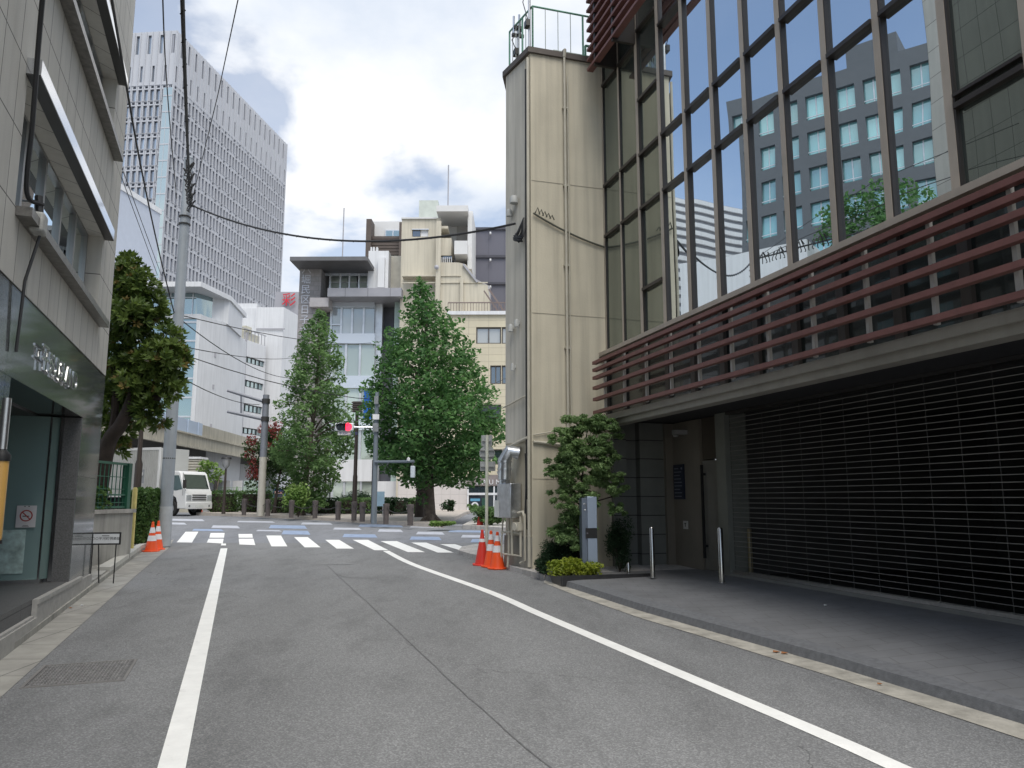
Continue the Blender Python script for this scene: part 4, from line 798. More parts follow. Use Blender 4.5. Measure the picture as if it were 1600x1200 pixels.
q('string_course', M_bg, 628, 430, 720, 431.4, -.66, -.01); q('string_course', M_bg, 628, 441, 762, 442, -.66, -.59)
# --- dark grey building behind
F = Fr(*D(738, 600, 53)[:2], -.6, ZG); t = thing('dark_building', 'dark grey panelled building behind the beige apartments', 'building', F)
M_dg = mat('dark_panel', (.115, .115, .145), .5, var=.05, sc=.6, tile=(1.1, 9, .02, (.09, .09, .11), (.11, .11, .14), (0, 0), 0))
u0, u1, w0, w1 = px2(F, 734, 355, 860, 830); MB().box(u0, u1, 0, 8, 0, w1).build('wall', M_dg, t)
for y in (355, 399, 441): pb('band', mat('band_dark', (.05, .05, .065), .5), 733, y, 862, y+3, -.15, 0, F=F, t=t)
for y in (362, 404, 446): pb('lamp', M_wh, 765, y, 767.5, y+3, -.4, -.15, F=F, t=t)
# --- brown louvred block
F = Fr(*D(573, 600, 54)[:2], -.6, ZG); t = thing('louvred_building', 'white walled building with brown louvres behind the lift shaft', 'building', F)
M_br = mat('brown_louvre', (.085, .065, .055), .6, var=.1)
def q(name, m, x0, y0, x1, y1, d0, d1): return pb(name, m, x0, y0, x1, y1, d0, d1, F=F, t=t)
q('wall', M_bw, 578, 346, 632, 830, 1.0, 8); q('corner_post', M_br, 572.5, 342, 579, 400, -.2, 6); q('corner_post', M_br, 624, 347, 630.5, 470, -.2, 1)
for k in range(6): q('louvre', M_br, 577, 369+k*5, 628, 373+k*5, .2+.02*k, .5)
w = q('window', M_alu, 602, 359, 626, 369, .9, 1.0); q('pane', M_fgl, 603.5, 360.5, 613, 369, .86, .9).parent = w; q('pane', M_fgl, 615, 360.5, 625, 369, .86, .9).parent = w
# --- yellow tiled building and the shop
F = Fr(*D(700, 600, 45)[:2], -.6, ZG); t = thing('tiled_building', 'yellow tiled building with a roof railing above the corner shop', 'building', F)
M_yt = mat('yellow_tile', (.56, .51, .38), .6, var=.04, sc=.8, tile=(1.2, .42, .012, (.40, .36, .27), (.54, .49, .37), (0, 0), 0), streak=.05)
def q(name, m, x0, y0, x1, y1, d0, d1): return pb(name, m, x0, y0, x1, y1, d0, d1, F=F, t=t)
hs = [px2(F, 744, 511, 783, 537), px2(F, 784, 511, 830, 537), px2(F, 766, 571, 783, 600), px2(F, 784, 571, 830, 600), px2(F, 744, 632, 783, 660), px2(F, 770, 702, 800, 726)]
u0, u1, w0, w1 = px2(F, 700, 489, 860, 750); b = MB(); b.wall(u0, u1, w0, w1, hs, 0, .22); b.box(u0, u1, .3, 8, w0, w1-.01); b.quad((u0, 0, w0), (u0, 0, w1), (u0, 8, w1), (u0, 8, w0)); b.build('wall', M_yt, t)
for k, h in enumerate(hs):
    b = MB(); f = .07; m_ = (h[0]+h[1])/2; b.box(h[0], h[1], .1, .2, h[2], h[2]+f, 1); b.box(h[0], h[1], .1, .2, h[3]-f, h[3], 1)
    for x in (h[0], m_-f/2, h[1]-f): b.box(x, x+f, .1, .2, h[2]+f, h[3]-f, 1)
    b.box(h[0], h[1], .17, .22, h[2], h[3]); b.build('window', [glass('curtained_glass', (.36, .36, .33), .12, (.8, .85, .9), .05, 0) if k < 2 else M_fgl2, mat('window_brown', (.10, .09, .08), .5)], t)
q('parapet', M_wh, 699, 486, 862, 491, -.15, .3)
rl = MB(); u0, u1, w0, w1 = px2(F, 700, 473, 792, 488); rl.bar((u0, 0, w1), (u1+3, 0, w1), .06); [rl.bar((x, 0, w0), (x, 0, w1), .03) for x in np.arange(u0, u1+3, .17)]; rl.build('roof_railing', mat('rail_brown', (.18, .14, .13), .6), t)
b = MB(); a, c = F.uw(764, 452, .5), F.uw(790, 490, .5); b.bar((a[0], .5, a[1]), (c[0], .5, c[1]), .1); b.bar((a[0]-.3, .5, a[1]-.1), (c[0]-.3, .5, c[1]-.1), .08); b.build('stair_rail', mat('rail_brown', (.2, .2, .2)), t)
F = Fr(*D(690, 780, 44.5)[:2], -.6, ZG); t = thing('corner_shop', 'ground floor shop with a dark glazed front under a sign band', 'shop', F)
def q(name, m, x0, y0, x1, y1, d0, d1): return pb(name, m, x0, y0, x1, y1, d0, d1, F=F, t=t)
q('wall', mat('shop_wall', (.56, .53, .52), .7, var=.04, tile=(.5, .5, .01, (.45, .43, .42), (.55, .52, .51), (0, 0), 0)), 622, 748, 730, 830, 0, .4)
q('sign_band', mat('sign_taupe', (.22, .19, .185), .6), 730, 742, 800, 759, -.05, .4)
u, w = F.uw(744, 757, -.08); b = MB(); b.text('B A U M  H O U S E', u, w, .40, y=-.07, dep=.03); b.build('lettering', M_wh, t)
q('transom_glass', M_fgl2, 731, 760, 800, 770, .0, .1); q('transom', M_wh, 730, 770, 800, 773.5, -.08, .1)
q('shop_window', M_fgl2, 731, 773.5, 800, 822, 0, .1)
for x in (730, 771, 797): q('mullion', M_wh, x, 760, x+2, 822, -.06, .12)
q('poster', mat('poster_black', (.012, .018, .03), .5), 734, 776, 751, 812, -.04, -.01); q('poster', mat('poster_green', (.02, .07, .05), .5), 753, 778, 760, 800, -.04, -.01); q('poster_stripe', mat('poster_blue', (.1, .3, .45), .5), 735, 779, 750, 783, -.05, -.041)
u, w = F.uw(742, 790, -.05); b = MB(); b.lathe([(.12, 0), (.12, -.01), (.21, -.01), (.21, 0)], (u, -.045, w), 18, ax='y'); b.build('ring_mark', M_wh, t)
for (x, y0, y1, Y, lab) in ((535, 325, 402, 52, 'thin lightning mast above the grey building roof'), (700, 258, 322, 50, 'thin mast rising above the white penthouse')):
    p0, p1 = D(x, y1, Y), D(x, y0, Y); tag(MB().tube([(0, 0, 0), (0, 0, p1.z-p0.z)], .045, 6).build('mast', M_gy, loc=(p0.x, Y, p0.z)), lab, 'mast')
# yellow banner sign
F = Fr(*D(780, 720, 40)[:2], 0, 0); u0, u1, w0, w1 = px2(F, 779, 709, 791, 737); s = thing('banner', 'yellow banner beside the silver ducts', 'banner', F)
b = MB(); b.prism([(u0, w0), (u1+.4, w0), (u1+.4, w1), (u0+.25, w1-.15)], 0, .05); b.build('cloth', mat('banner_yellow', (.75, .42, .02), .6), s); MB().box(u1+.3, u1+.36, .05, .1, gz(50), w1+.2).build('pole', M_gy, s)

# --- overpass
M_oc = mat('overpass_concrete', (.48, .45, .37), .85, var=.12, sc=.6, streak=.3, bump=.1); M_ob = mat('noise_barrier', (.42, .50, .62), .5, var=.06, sc=.5)
A, B_ = D(205, 632, 42), D(410, 692, 70); F = Fab(B_, A, 0)   # x runs towards the camera: 0 at the far end
F = Fab(A, B_, 0); t = thing('overpass', 'concrete expressway overpass with a pale blue noise barrier above the truck', 'bridge', F)
LN = (Vector(B_[:2])-Vector(A[:2])).length
b = MB(); b.box(-25, 80, 0, .4, 5.05, 5.95); b.box(-25, 80, -.12, .0, 5.0, 5.14); b.box(-25, 80, -.1, 0, 5.87, 5.97); b.build('girder', M_oc, t)
b = MB(); b.box(12.0, 80, .05, .35, 5.97, 6.78); b.build('parapet', M_oc, t); b = MB(); b.box(-25, 11.98, .06, .2, 5.97, 6.85)
for x in np.arange(-25, 11.9, 2): b.box(x, x+.1, .0, .06, 5.97, 6.87)
b.build('noise_barrier', M_ob, t)
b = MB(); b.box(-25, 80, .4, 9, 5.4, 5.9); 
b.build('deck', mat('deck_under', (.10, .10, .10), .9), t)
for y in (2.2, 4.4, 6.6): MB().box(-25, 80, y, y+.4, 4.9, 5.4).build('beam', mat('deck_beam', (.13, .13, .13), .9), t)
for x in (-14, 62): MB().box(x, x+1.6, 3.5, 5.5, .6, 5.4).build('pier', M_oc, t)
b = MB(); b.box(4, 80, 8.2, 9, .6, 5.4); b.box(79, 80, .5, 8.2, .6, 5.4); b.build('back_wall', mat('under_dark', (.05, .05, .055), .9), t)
# --- dark office block: stands left of the street, seen only mirrored in the facade
def mir(px, py, t_):
    u, dy, z = ray(px, py); P = Vector((u*t_, dy*t_, H+z*t_)); n = Vector((cos(R.a+pi/2), sin(R.a+pi/2), 0)); o = R.w((0, 1.47, 0)); return P-n*2*((P-o).dot(n))
a, c = mir(1465, 60, 61.0), mir(1140, 165, 71.6); ZA = a.z; F = Fab(a, c, ZG); ln = (Vector(c[:2])-Vector(a[:2])).length
if F.l((0, 0, 0)).y > 0: F = Fab(c, a, ZG)
t = thing('slate_office_block', 'slate grey office block with rows of square turquoise windows, mirrored in the glass facade', 'building', F)
M_sl = mat('slate_wall', (.105, .115, .13), .7, var=.06); M_tq = glass('turquoise_glass', (.16, .36, .38), .2, (.8, .95, .95), .05, 0, rnd=1.8)
hs = []; n = 8; p = ln/n; ZW = ZA-ZG; z = ZW-3.6
while z > 2:
    for i in range(n): hs.append((i*p+.33, i*p+p-.33, z, z+2.15))
    z -= 3.25
b = MB(); b.wall(0, ln, 0, ZW, hs, 0, .5); b.box(0.01, ln-.01, .55, 12, 0, ZW-.05); b.quad((0, 0, 0), (0, 0, ZW), (0, 12, ZW), (0, 12, 0)); b.quad((ln, 0, 0), (ln, 12, 0), (ln, 12, ZW), (ln, 0, ZW)); b.build('wall', M_sl, t)
for h in hs[:96]:
    b = MB(); b.box(h[0], h[1], .4, .5, h[2], h[3]); b.box(h[0], h[1], .1, .16, h[2]+.25, h[2]+.32, 1); b.box(h[0], h[1], .36, .4, h[2], h[2]+.1, 1); b.box((h[0]+h[1])/2-.05, (h[0]+h[1])/2+.05, .36, .4, h[2], h[3], 1); b.build('window', [M_tq, M_alu], t)
b = MB(); b.box(3, 8, 3, 8, ZW, ZW+3.5); b.build('roof_room', M_sl, t)

def mbox(name, label, pl_, pr__, y0, y1, t0, t1, dep, m, extra=None):
    """a far building standing left of the street, seen only mirrored in the facade"""
    a, c = mir(pr__, y0, t0), mir(pl_, y1, t1); F = Fab(a, c, ZG); ln = (Vector(c[:2])-Vector(a[:2])).length
    t = thing(name, label, 'building', F); h = min(a.z, c.z)-ZG; hs = extra(ln, h) if extra else []
    b = MB(); b.wall(0, ln, 0, h, hs, 0, .2); b.box(.01, ln-.01, .25, dep, 0, h-.02); b.quad((0, 0, 0), (0, 0, h), (0, dep, h), (0, dep, 0)); b.quad((ln, 0, 0), (ln, dep, 0), (ln, dep, h), (ln, 0, h)); b.build('wall', m, t)
    for q in hs: MB().box(q[0], q[1], .15, .2, q[2], q[3]).build('window', M_fgl2, t)
    return t, ln, h
t, ln, h = mbox('white_annex', 'plain white building with small dark windows, mirrored low in the glass facade', 1065, 1262, 375, 308, 34, 38, 9, M_wh, lambda ln, h: [(x*ln, x*ln+.5, z, z+.9) for x in (.2, .5, .8) for z in np.arange(2, h-1.5, 3.0)])
t, ln, h = mbox('striped_block', 'tall white block with close horizontal bands, mirrored at the left of the glass facade', 1030, 1150, 262, 300, 90, 84, 12, M_gy, None)
for z in np.arange(h-14, h, .95): MB().box(-.2, ln+.2, -.3, -.02, z, z+.5).build('band', M_wh, t)
# ================================================================== STREET OBJECTS, LEFT
def pole_at(x, y, z=None): return (x, y, gz(y) if z is None else z)
M_pole = mat('pole_grey', (.30, .33, .36), .6, .2, var=.08, sc=3, streak=.15); M_brn = mat('brown_post', (.05, .038, .032), .5, .2, var=.1)
g = G(255, 855); UP = g
t = thing('utility_pole', 'tall blue grey utility pole beside the hedge at the left corner', 'utility pole', loc=(g.x, g.y, gz(g.y)+.02))
MB().tube([(0, 0, 0), (0, 0, 1.6), (0, 0, 9.9)], [.155, .15, .105], 20).build('shaft', M_pole, t)
MB().tube([(0, 0, .0), (0, 0, .95)], .162, 20).build('sleeve', mat('sleeve', (.36, .38, .40), .7, var=.1, sc=6, bump=.4), t)
for z in (2.1, 5.2, 8.1, 8.3): MB().tube([(0, 0, z), (0, 0, z+.03)], .148, 18).build('band', M_dark, t)
MB().lathe([(0, .08), (.08, .06), (.115, 0)], (0, 0, 9.9), 16).build('cap', M_pole, t)
UZ = gz(g.y)+.02
# cables
CB = mat('cable', (.02, .02, .022), .6)
def cable(pts, r, label, wrap=0, group=None):
    b = MB(); b.tube(pts, r, 6)
    if wrap:
        for i in range(0, len(pts)-1):
            for k in range(1):
                p = pts[i].lerp(pts[i+1], .4); b.tube([p+Vector((r*1.1, 0, r)), p+Vector((-r*1.0, .0, -r*1.2))], r*.45, 5)
    o = Vector(pts[0]); b.v = [tuple(Vector(v)-o) for v in b.v]; s = b.build('cable', CB, loc=o); return tag(s, label, 'cable', group)
n0 = Vector((UP.x+.16, UP.y-.1, D(303, 322, UP.y).z)); q0 = LF.w((LL-.3, -.16, 6.68))
cable(sag(n0, q0, .62, 28), .022, 'thick sagging black cable from the utility pole to the cream building', 1)
top = D(283, -60, 7.0); cable([top.lerp(n0, i/16)-Vector((0, 0, .10*4*(i/16)*(1-i/16))) for i in range(17)], .026, 'thick black cable rising overhead from the utility pole', 1)
b = MB()
for k in range(22):
    a = k*1.3; c = n0.lerp(top, .01+.016*k)-Vector((0, 0, .03)); b.tube(catmull([c, c+Vector((.13*cos(a), .05*sin(a), .12)), c+Vector((.10*cos(a+2), .06*sin(a), -.14)), c+Vector((0, 0, -.2))], 4), .014, 5)
b.v = [tuple(Vector(v)-n0) for v in b.v]; tag(b.build('cable_knot', CB, loc=n0), 'tangle of looped black cable hanging by the utility pole', 'cable')
cable(catmull([D(168, -40, 6.5), D(195, 120, 9), D(222, 270, 12.5), D(250, 400, 16.5), Vector((UP.x-.1, UP.y, D(275, 492, UP.y).z))], 6), .016, 'slack black cable coming down from overhead to the middle of the utility pole')
cable(catmull([D(253, -40, 8), D(258, 90, 11), D(266, 200, 14), D(276, 310, 18.5)], 6), .010, 'thin overhead wire left of the thick cable')
cable([D(376, -20, 9), D(340, 150, 13), n0+Vector((0, 0, -.1))], .008, 'thin straight overhead wire right of the thick cable')
for (x0, y0, x1, y1, Y1, sg_, lb_) in ((278, 496, 470, 590, 40, .5, 'upper wire from the utility pole towards the slim tree'), (278, 540, 470, 556, 60, .3, 'nearly level wire in front of the white building'), (283, 553, 792, 590, 40, 1.2, 'long wire crossing in front of both green trees'), (276, 586, 405, 632, 35, .2, 'low wire from the utility pole to the gantry pole'), (280, 492, 620, 528, 60, .6, 'upper long wire passing in front of the grey building')):
    cable(sag(D(x0, y0, UP.y), D(x1, y1, Y1), sg_), .014, lb_)
for x0, x1, lb_ in ((192, 246, 'left of two thin wires rising over the round leaved tree'), (198, 252, 'right of two thin wires rising over the round leaved tree')): cable([D(x0-12, 250, 15), D(x1, 430, 24)], .009, lb_)
# left facade cable and junction box
cable(catmull([D(70, -40, 5.9), D(61, 60, 6.15), D(51, 190, 6.4), D(42, 300, 6.62), L.w((-5.30, -.12, 4.30))], 8), .022, 'thick dark cable hanging down the stone building to the junction box')
cable([L.w((-5.30, -.12, 4.0)), L.w((-5.36, -.05, 3.55)), L.w((-5.34, -.03, 2.9))], .014, 'cable dropping below the junction box over the granite band')
jb = thing('junction_box', 'weathered grey junction box on the stone wall under the window sill', 'junction box', Fr(*L.w((-5.30, -.10, 0))[:2], 110.1, 4.02))
b = MB(); b.box(-.09, .09, -.06, .06, 0, .19); bevel(b.build('case', mat('jb_grey', (.36, .36, .34), .6, var=.2, sc=20), jb), .025, 3); MB().tube([(0, 0, .19), (0, .02, .36)], .035, 8).build('gland', M_cable, jb)
# lantern sign at the far left
g = L.w((-5.42, -.0, 0)); gl = D(2, 775, 6.55); t = thing('lantern_sign', 'amber cylinder sign with black rims at the left picture edge', 'sign', loc=(gl.x-.03, gl.y, 1.26))
b = MB(); b.lathe([(0, 0), (.055, 0), (.06, .02), (.06, .66), (0, .66)], n=20); b.build('body', mat('amber', (.62, .36, .10), .4), t); b = MB(); b.lathe([(0, .66), (.068, .66), (.07, .71), (.03, .76), (0, .76)], n=20); b.build('cap', M_black, t); b = MB(); b.lathe([(0, -.03), (.065, -.03), (.065, 0), (0, 0)], n=20); b.build('rim', M_black, t)
b = MB(); b.tube([(0, 0, .76), (0, 0, 1.2)], .035, 12); b.build('stem', M_steelb, t); MB().tube([(0, 0, -.03), (0, 0, -.98)], .03, 12).build('post', M_dark, t)
# no smoking sticker on the glass wall: faces the street mouth (its own frame)
gA = Fr(*L.w((-1.82, .62, 0))[:2], 20.1, 0)
u, w = gA.uw(28, 824, 0); dd = .006
s = thing('no_smoking_sign', 'white no smoking sign with a red circle stuck on the frosted glass', 'sign', Fr(*gA.w((0, -dd, 0))[:2], 20.1, 0))
u0, u1, w0, w1 = px2(gA, 27, 790, 55, 824); uc, wc = (u0+u1)/2, (w0+w1)/2+.01; r_ = (u1-u0)*.33
b = MB(); b.box(u0, u1, 0, .004, w0, w1); b.build('card', mat('card_white', (.62, .60, .60), .5), s)
M_rs = mat('sign_red2', (.35, .03, .02), .5); b = MB(); b.lathe([(r_*.8, -.002), (r_, -.002), (r_, -.0005), (r_*.8, -.0005)], (uc, 0, wc), 24, ax='y'); b.bar((uc-r_*.62, -.003, wc+r_*.62), (uc+r_*.62, -.003, wc-r_*.62), .001, r_*.18); b.build('red_ring', M_rs, s)
b = MB(); b.box(uc-r_*.55, uc+r_*.45, -.0012, 0, wc-.012, wc+.0); b.box(uc-r_*.5, uc+.04*1, -.0012, 0, w0+.012, w0+.016); b.box(uc-.03, uc+.03, -.0012, 0, w0+.022, w0+.026); b.box(uc-.03, uc-.015, -.0012, 0, w1-.016, w1-.006); b.box(uc+.015, uc+.03, -.0012, 0, w1-.016, w1-.006); b.build('print', M_dark, s)
# standing name sign
gb_ = G(160, 912, .07); SF = Fr(gb_.x, gb_.y, 12, gb_.z)
t = thing('sign_stand', 'white name board in a black frame standing on thin legs by the granite column', 'sign', SF)
u0, w1 = SF.uw(144, 832); u1, w0 = SF.uw(188, 851); u0 += 0; b = MB(); b.box(u0, u1, 0, .02, w0, w1); b.build('frame', M_black, t)
b = MB(); b.box(u0+.022, u1-.022, -.004, .0, w0+.022, w1-.022); p_ = b.build('board', mat('board_white', (.62, .64, .66), .5), t)
b = MB(); b.text('○○平河町倶楽部', (u0+u1)/2, w0+.075, .050, y=-.0045, dep=.002, center=True); b.box(u0+.14, u1-.16, -.0055, -.0045, w1-.055, w1-.045); b.build('lettering', M_dark, p_)
for x in (u0+.02, u0+.10, u1-.06): MB().bar((x, .01 if x != u0+.10 else .16, 0), (x, .01, w0+.01), .014).build('leg', M_black, t)
# manhole
a, b_, c, d = G(50, 1077), G(92, 1036), G(200, 1028), G(168, 1072); b = MB()
mc = (a+b_+c+d)/4; ux = (c-b_).normalized(); ux.z = 0; uy = Vector((-ux.y, ux.x, 0)); MF = Fr(mc.x, mc.y, math.degrees(atan2(ux.y, ux.x)), 0)
t = thing('manhole_cover', 'square chequered iron cover set in the asphalt near the left edge', 'manhole cover', Fr(mc.x, mc.y, 19, gz(mc.y)+.004)); t.rotation_euler = (0, 0, radians(19)); 
hw, hh = .34, .36; sl_ = lambda x, y: SL*(x*sin(radians(19))+y*cos(radians(19)))
b = MB(); b.slab([(-hw, -hh), (hw, -hh), (hw, hh), (-hw, hh)], lambda x, y: sl_(x, y)-.02, lambda x, y: sl_(x, y)+.001); b.build('plate', mat('iron', (.19, .185, .18), .6, .5, var=.4, sc=20), t)
b = MB()
for i in range(-11, 12):
    for j in range(-12, 13):
        x, y = i*.0285, j*.0285; k = .010; z = sl_(x, y)
        if (i+j) % 2: b.slab([(x-k, y-.004), (x+k, y-.004), (x+k, y+.004), (x-k, y+.004)], z+.001, z+.005)
        else: b.slab([(x-.004, y-k), (x+.004, y-k), (x+.004, y+k), (x-.004, y+k)], z+.001, z+.005)
b.build('tread', mat('iron_tread', (.30, .29, .285), .5, .3, var=.3, sc=20), t)
b = MB()
for x0, x1, y0, y1 in ((-hw-.03, hw+.03, -hh-.03, -hh-.005), (-hw-.03, hw+.03, hh+.005, hh+.03), (-hw-.03, -hw-.005, -hh-.005, hh+.005), (hw+.005, hw+.03, -hh-.005, hh+.005)): b.slab([(x0, y0), (x1, y0), (x1, y1), (x0, y1)], lambda x, y: sl_(x, y)-.02, lambda x, y: sl_(x, y)+.004)
b.build('rim', mat('iron_rim', (.25, .24, .23), .6, .4), t)
# planter wall, lattice, hedge
ga, gb2 = G(146, 884, .07), G(203, 872, .07); F = Fab(ga, gb2, ga.z-.05); WL = (gb2-ga).length
t = thing('planter_wall', 'concrete planter wall with a stone coping beside the hedge', 'wall', F)
u0, u1, w0, w1 = px2(F, 149, 803, 202, 870); b = MB(); b.box(-1.2, WL, 0, .18, -.1, w1); b.box(WL-.18, WL, .18, 3, -.1, w1); b.build('wall', M_conc, t)
_, wc1 = F.uw(175, 796); b = MB(); b.box(-1.2, .0, -.04, .24, w1, wc1+.0); b.box(.005, WL*.5, -.04, .24, w1, wc1); b.box(WL*.5+.006, WL+.04, -.04, .24, w1, wc1); b.build('coping', mat('coping', (.38, .36, .33), .8, var=.2, sc=5, streak=.3), t); b = MB(); b.box(-1.2, WL-.2, .25, 3, .4, w1-.05); b.build('soil', mat('soil', (.05, .035, .025), 1), t)
M_lat = mat('lattice_green', (.02, .105, .06), .5, var=.1)
t = thing('lattice_fence', 'dark green square lattice fence on the planter wall', 'fence', Fr(F.x, F.y, math.degrees(F.a), F.z+wc1)); PF = F
_, h_ = F.uw(180, 722, .1); h_ -= wc1; x0, x1 = -.9, WL-.10
for x in (x1-.09,): MB().box(x, x+.13, .05, .18, -.0, h_).build('post', M_lat, t)
b = MB(); b.box(x0, x1-.09, .08, .13, h_-.045, h_); b.box(x0, x1-.09, .08, .13, .02, .06); b.box(x0, x1-.09, .08, .13, .26, .29)
for x in np.arange(x0, x1-.15, .155): b.box(x, x+.014, .10, .115, .0, h_)
for z in (.12, h_*.42, h_*.68): b.box(x0, x1-.09, .095, .118, z, z+.014)
b.build('lattice', M_lat, t)
g = G(204, 864, .05); t = thing('guard_post', 'slim yellow guard post at the corner of the planter wall', 'post', loc=g)
b = MB(); b.lathe([(0, -.05), (.055, -.05), (.05, 1.36), (.03, 1.40), (0, 1.40)], n=16); b.build('post', mat('guard_yellow', (.62, .52, .18), .5, var=.2, sc=8, streak=.3), t); MB().tube([(0, 0, .0), (0, 0, .05)], .07, 14).build('foot', M_conc, t)
g = G(208, 850, .1); t = thing('lamp_post', 'dark brown lamp post half hidden in the round leaved tree', 'lamp post', loc=g)
MB().tube([(0, 0, 0), (0, 0, 1.9), (0, 0, 2.0), (0, 0, 4.2)], [.085, .085, .055, .045], 14).build('shaft', M_brn, t); b = MB(); b.lathe([(0, 4.5), (.2, 4.42), (.22, 4.35), (.1, 4.2), (0, 4.2)], n=14); b.build('head', M_brn, t)
pz = D(218, 755, g.y+.6); t = thing('back_sign', 'small grey traffic sign seen from behind over the hedge', 'sign', loc=(pz.x, pz.y, gz(pz.y)+.1))
zz = pz.z-gz(pz.y)-.1; MB().box(-.10, .10, -.01, .01, zz, zz+.34).build('plate', mat('sign_back', (.33, .34, .36), .5, .4, var=.1), t); MB().tube([(0, .03, 0), (0, .03, zz+.36)], .025, 8).build('pole', M_galv, t); b = MB(); b.lathe([(0, -.02), (.06, -.02), (.06, .0)], (.02, -.01, zz+.22), 14, ax='y'); b.build('disc', mat('disc_pale', (.6, .6, .6), .5), t)
# cones
M_or = mat('cone_orange', (.80, .09, .015), .45, var=.06, sc=8); M_rf = mat('reflective', (.72, .72, .74), .35, var=.08, sc=10); M_rd = mat('cone_red', (.62, .04, .025), .45, var=.08, sc=8)
def cone(loc, h, label, m, bands, group, rz=0, name='traffic_cone', tilt=0):
    t = thing(name, label, 'cone', loc=loc, rz=rz, group=group); t.rotation_euler = (tilt, 0, rz)
    rr = lambda z: .135+(.026-.135)*((z-.03)/(h-.03))
    b = MB(); b.lathe([(rr(z), z) for z in np.linspace(.03, h, 8)]+[(0, h)], n=24); b.build('cone', m, t)
    b = MB(); b.lathe([(.0, .0), (.19, 0), (.195, .02), (.15, .05), (.13, .05)], n=8); b2 = MB(); b2.slab([(.19*cos(a), .19*sin(a)) for a in np.arange(pi/8, 2*pi, pi/4)], 0, .03); bevel(b2.build('base', m, t), .008)
    for z0, z1 in bands:
        b = MB(); b.lathe([(rr(z)+.003, z) for z in (z0, z1)], n=24); b.build('reflective_band', M_rf, t)
    b = MB(); b.lathe([(0, h+.05), (.02, h+.045), (.03, h+.02), (.028, h)], n=12); b.build('tip', m, t)
g = G(236, 862); h = .62
cone(g, h, 'orange cone with wide white bands in front of the hedge, left of its pair', M_or, [(.24, .36), (.42, .54)], 'cones by the utility pole')
g2_ = G(245, 859); cone(g2_, h, 'orange cone close against the utility pole, right of its pair', M_or, [(.24, .36), (.42, .54)], 'cones by the utility pole', .4)
g = G(777, 889); cone(g, .62, 'foremost orange cone with two silver bands by the cream building', M_or, [(.30, .42), (.50, .60)], 'cones by the cream building', .2)
g = G(767, 886); cone(g, .62, 'orange cone half hidden behind the foremost cone by the cream building', M_or, [(.30, .42), (.50, .60)], 'cones by the cream building', .5)
g = G(753, 883); cone(g, .62, 'plain red cone leaning beside the white sign pole', M_rd, [(.44, .50)], 'cones by the cream building', .1, tilt=.06)
g = G(750, 826); cone(g, .58, 'small distant red cone with a white tip before the clipped round bush', M_rd, [(.40, .58)], None)
g = G(313, 803); cone(g, .40, 'tiny distant orange cone behind the truck', M_or, [(.2, .3)], None)
# sign pole on the right (signs seen from behind)
g = G(760, 874, .09); t = thing('sign_pole', 'white pole with three grey sign backs beside the cones', 'sign', loc=g); F = Fr(g.x, g.y, 0, g.z)
_, ht = F.uw(762, 680); MB().tube([(0, 0, 0), (0, 0, ht)], .032, 12).build('pole', mat('pole_cream', (.56, .57, .50), .5, var=.08), t)
MS = mat('sign_back_grey', (.36, .37, .37), .5, .5, var=.12, sc=6)
for nm, (x0, y0, x1, y1) in (('sign_plate', (752, 680, 769, 697)), ('sign_plate', (750, 721, 774, 736))):
    a = px2(F, x0, y0, x1, y1); s = bevel(MB().box(*a[:2], .04, .05, *a[2:]).build(nm, MS, t), .01); MB().box(a[0]+.02, a[1]-.02, -.005, .04, (a[2]+a[3])/2-.012, (a[2]+a[3])/2+.012).build('clamp', MS, s)
a = px2(F, 749, 696, 773, 720); b = MB(); r_ = (a[1]-a[0])/2; b.lathe([(0, .04), (r_, .04), (r_, .05), (0, .05)], ((a[0]+a[1])/2, 0, (a[2]+a[3])/2), 28, ax='y'); b.box((a[0]+a[1])/2-.14, (a[0]+a[1])/2+.14, -.005, .04, (a[2]+a[3])/2+.05, (a[2]+a[3])/2+.07); b.box((a[0]+a[1])/2-.14, (a[0]+a[1])/2+.14, -.005, .04, (a[2]+a[3])/2-.07, (a[2]+a[3])/2-.05); b.build('round_plate', MS, t)
# bollards
def bollard(px, py, h, r, label, dz=.415):
    u, dy, z = ray(px, py); tt = (H-dz)/(-z); p = Vector((u*tt, dy*tt, dz)); t = thing('bollard', label, 'bollard', loc=p, group='steel bollards before the shutter')
    b = MB(); b.lathe([(r, 0), (r, h-.02), (r*.7, h), (0, h+.004)], n=20); b.build('post', mat('bollard_steel', (.50, .49, .47), .22, 1, var=.08, sc=4), t); b = MB(); b.lathe([(r+.012, 0), (r+.012, .006), (r, .008)], n=20); b.build('foot_ring', M_steelb, t)
bollard(1020, 903, .76, .038, 'tall steel bollard before the dark tiled wall'); bollard(1128, 911, .78, .040, 'tall steel bollard before the bronze door and shutter')
bollard(982, 896, .17, .032, 'short steel stub standing at the planter edging')
u, dy, z = ray(1174, 905); tt = (H-.43)/(-z); t = thing('bollard', 'dull yellow bollard inside, behind the grille', 'bollard', loc=(u*tt*1.06, dy*tt*1.06, .43)); b = MB(); b.lathe([(.035, 0), (.035, .7), (0, .72)], n=16); b.build('post', mat('dull_yellow', (.28, .24, .15), .5, .3), t); b = MB(); b.lathe([(.05, 0), (.05, .01), (.035, .012)], n=16); b.build('foot_ring', M_steelb, t)
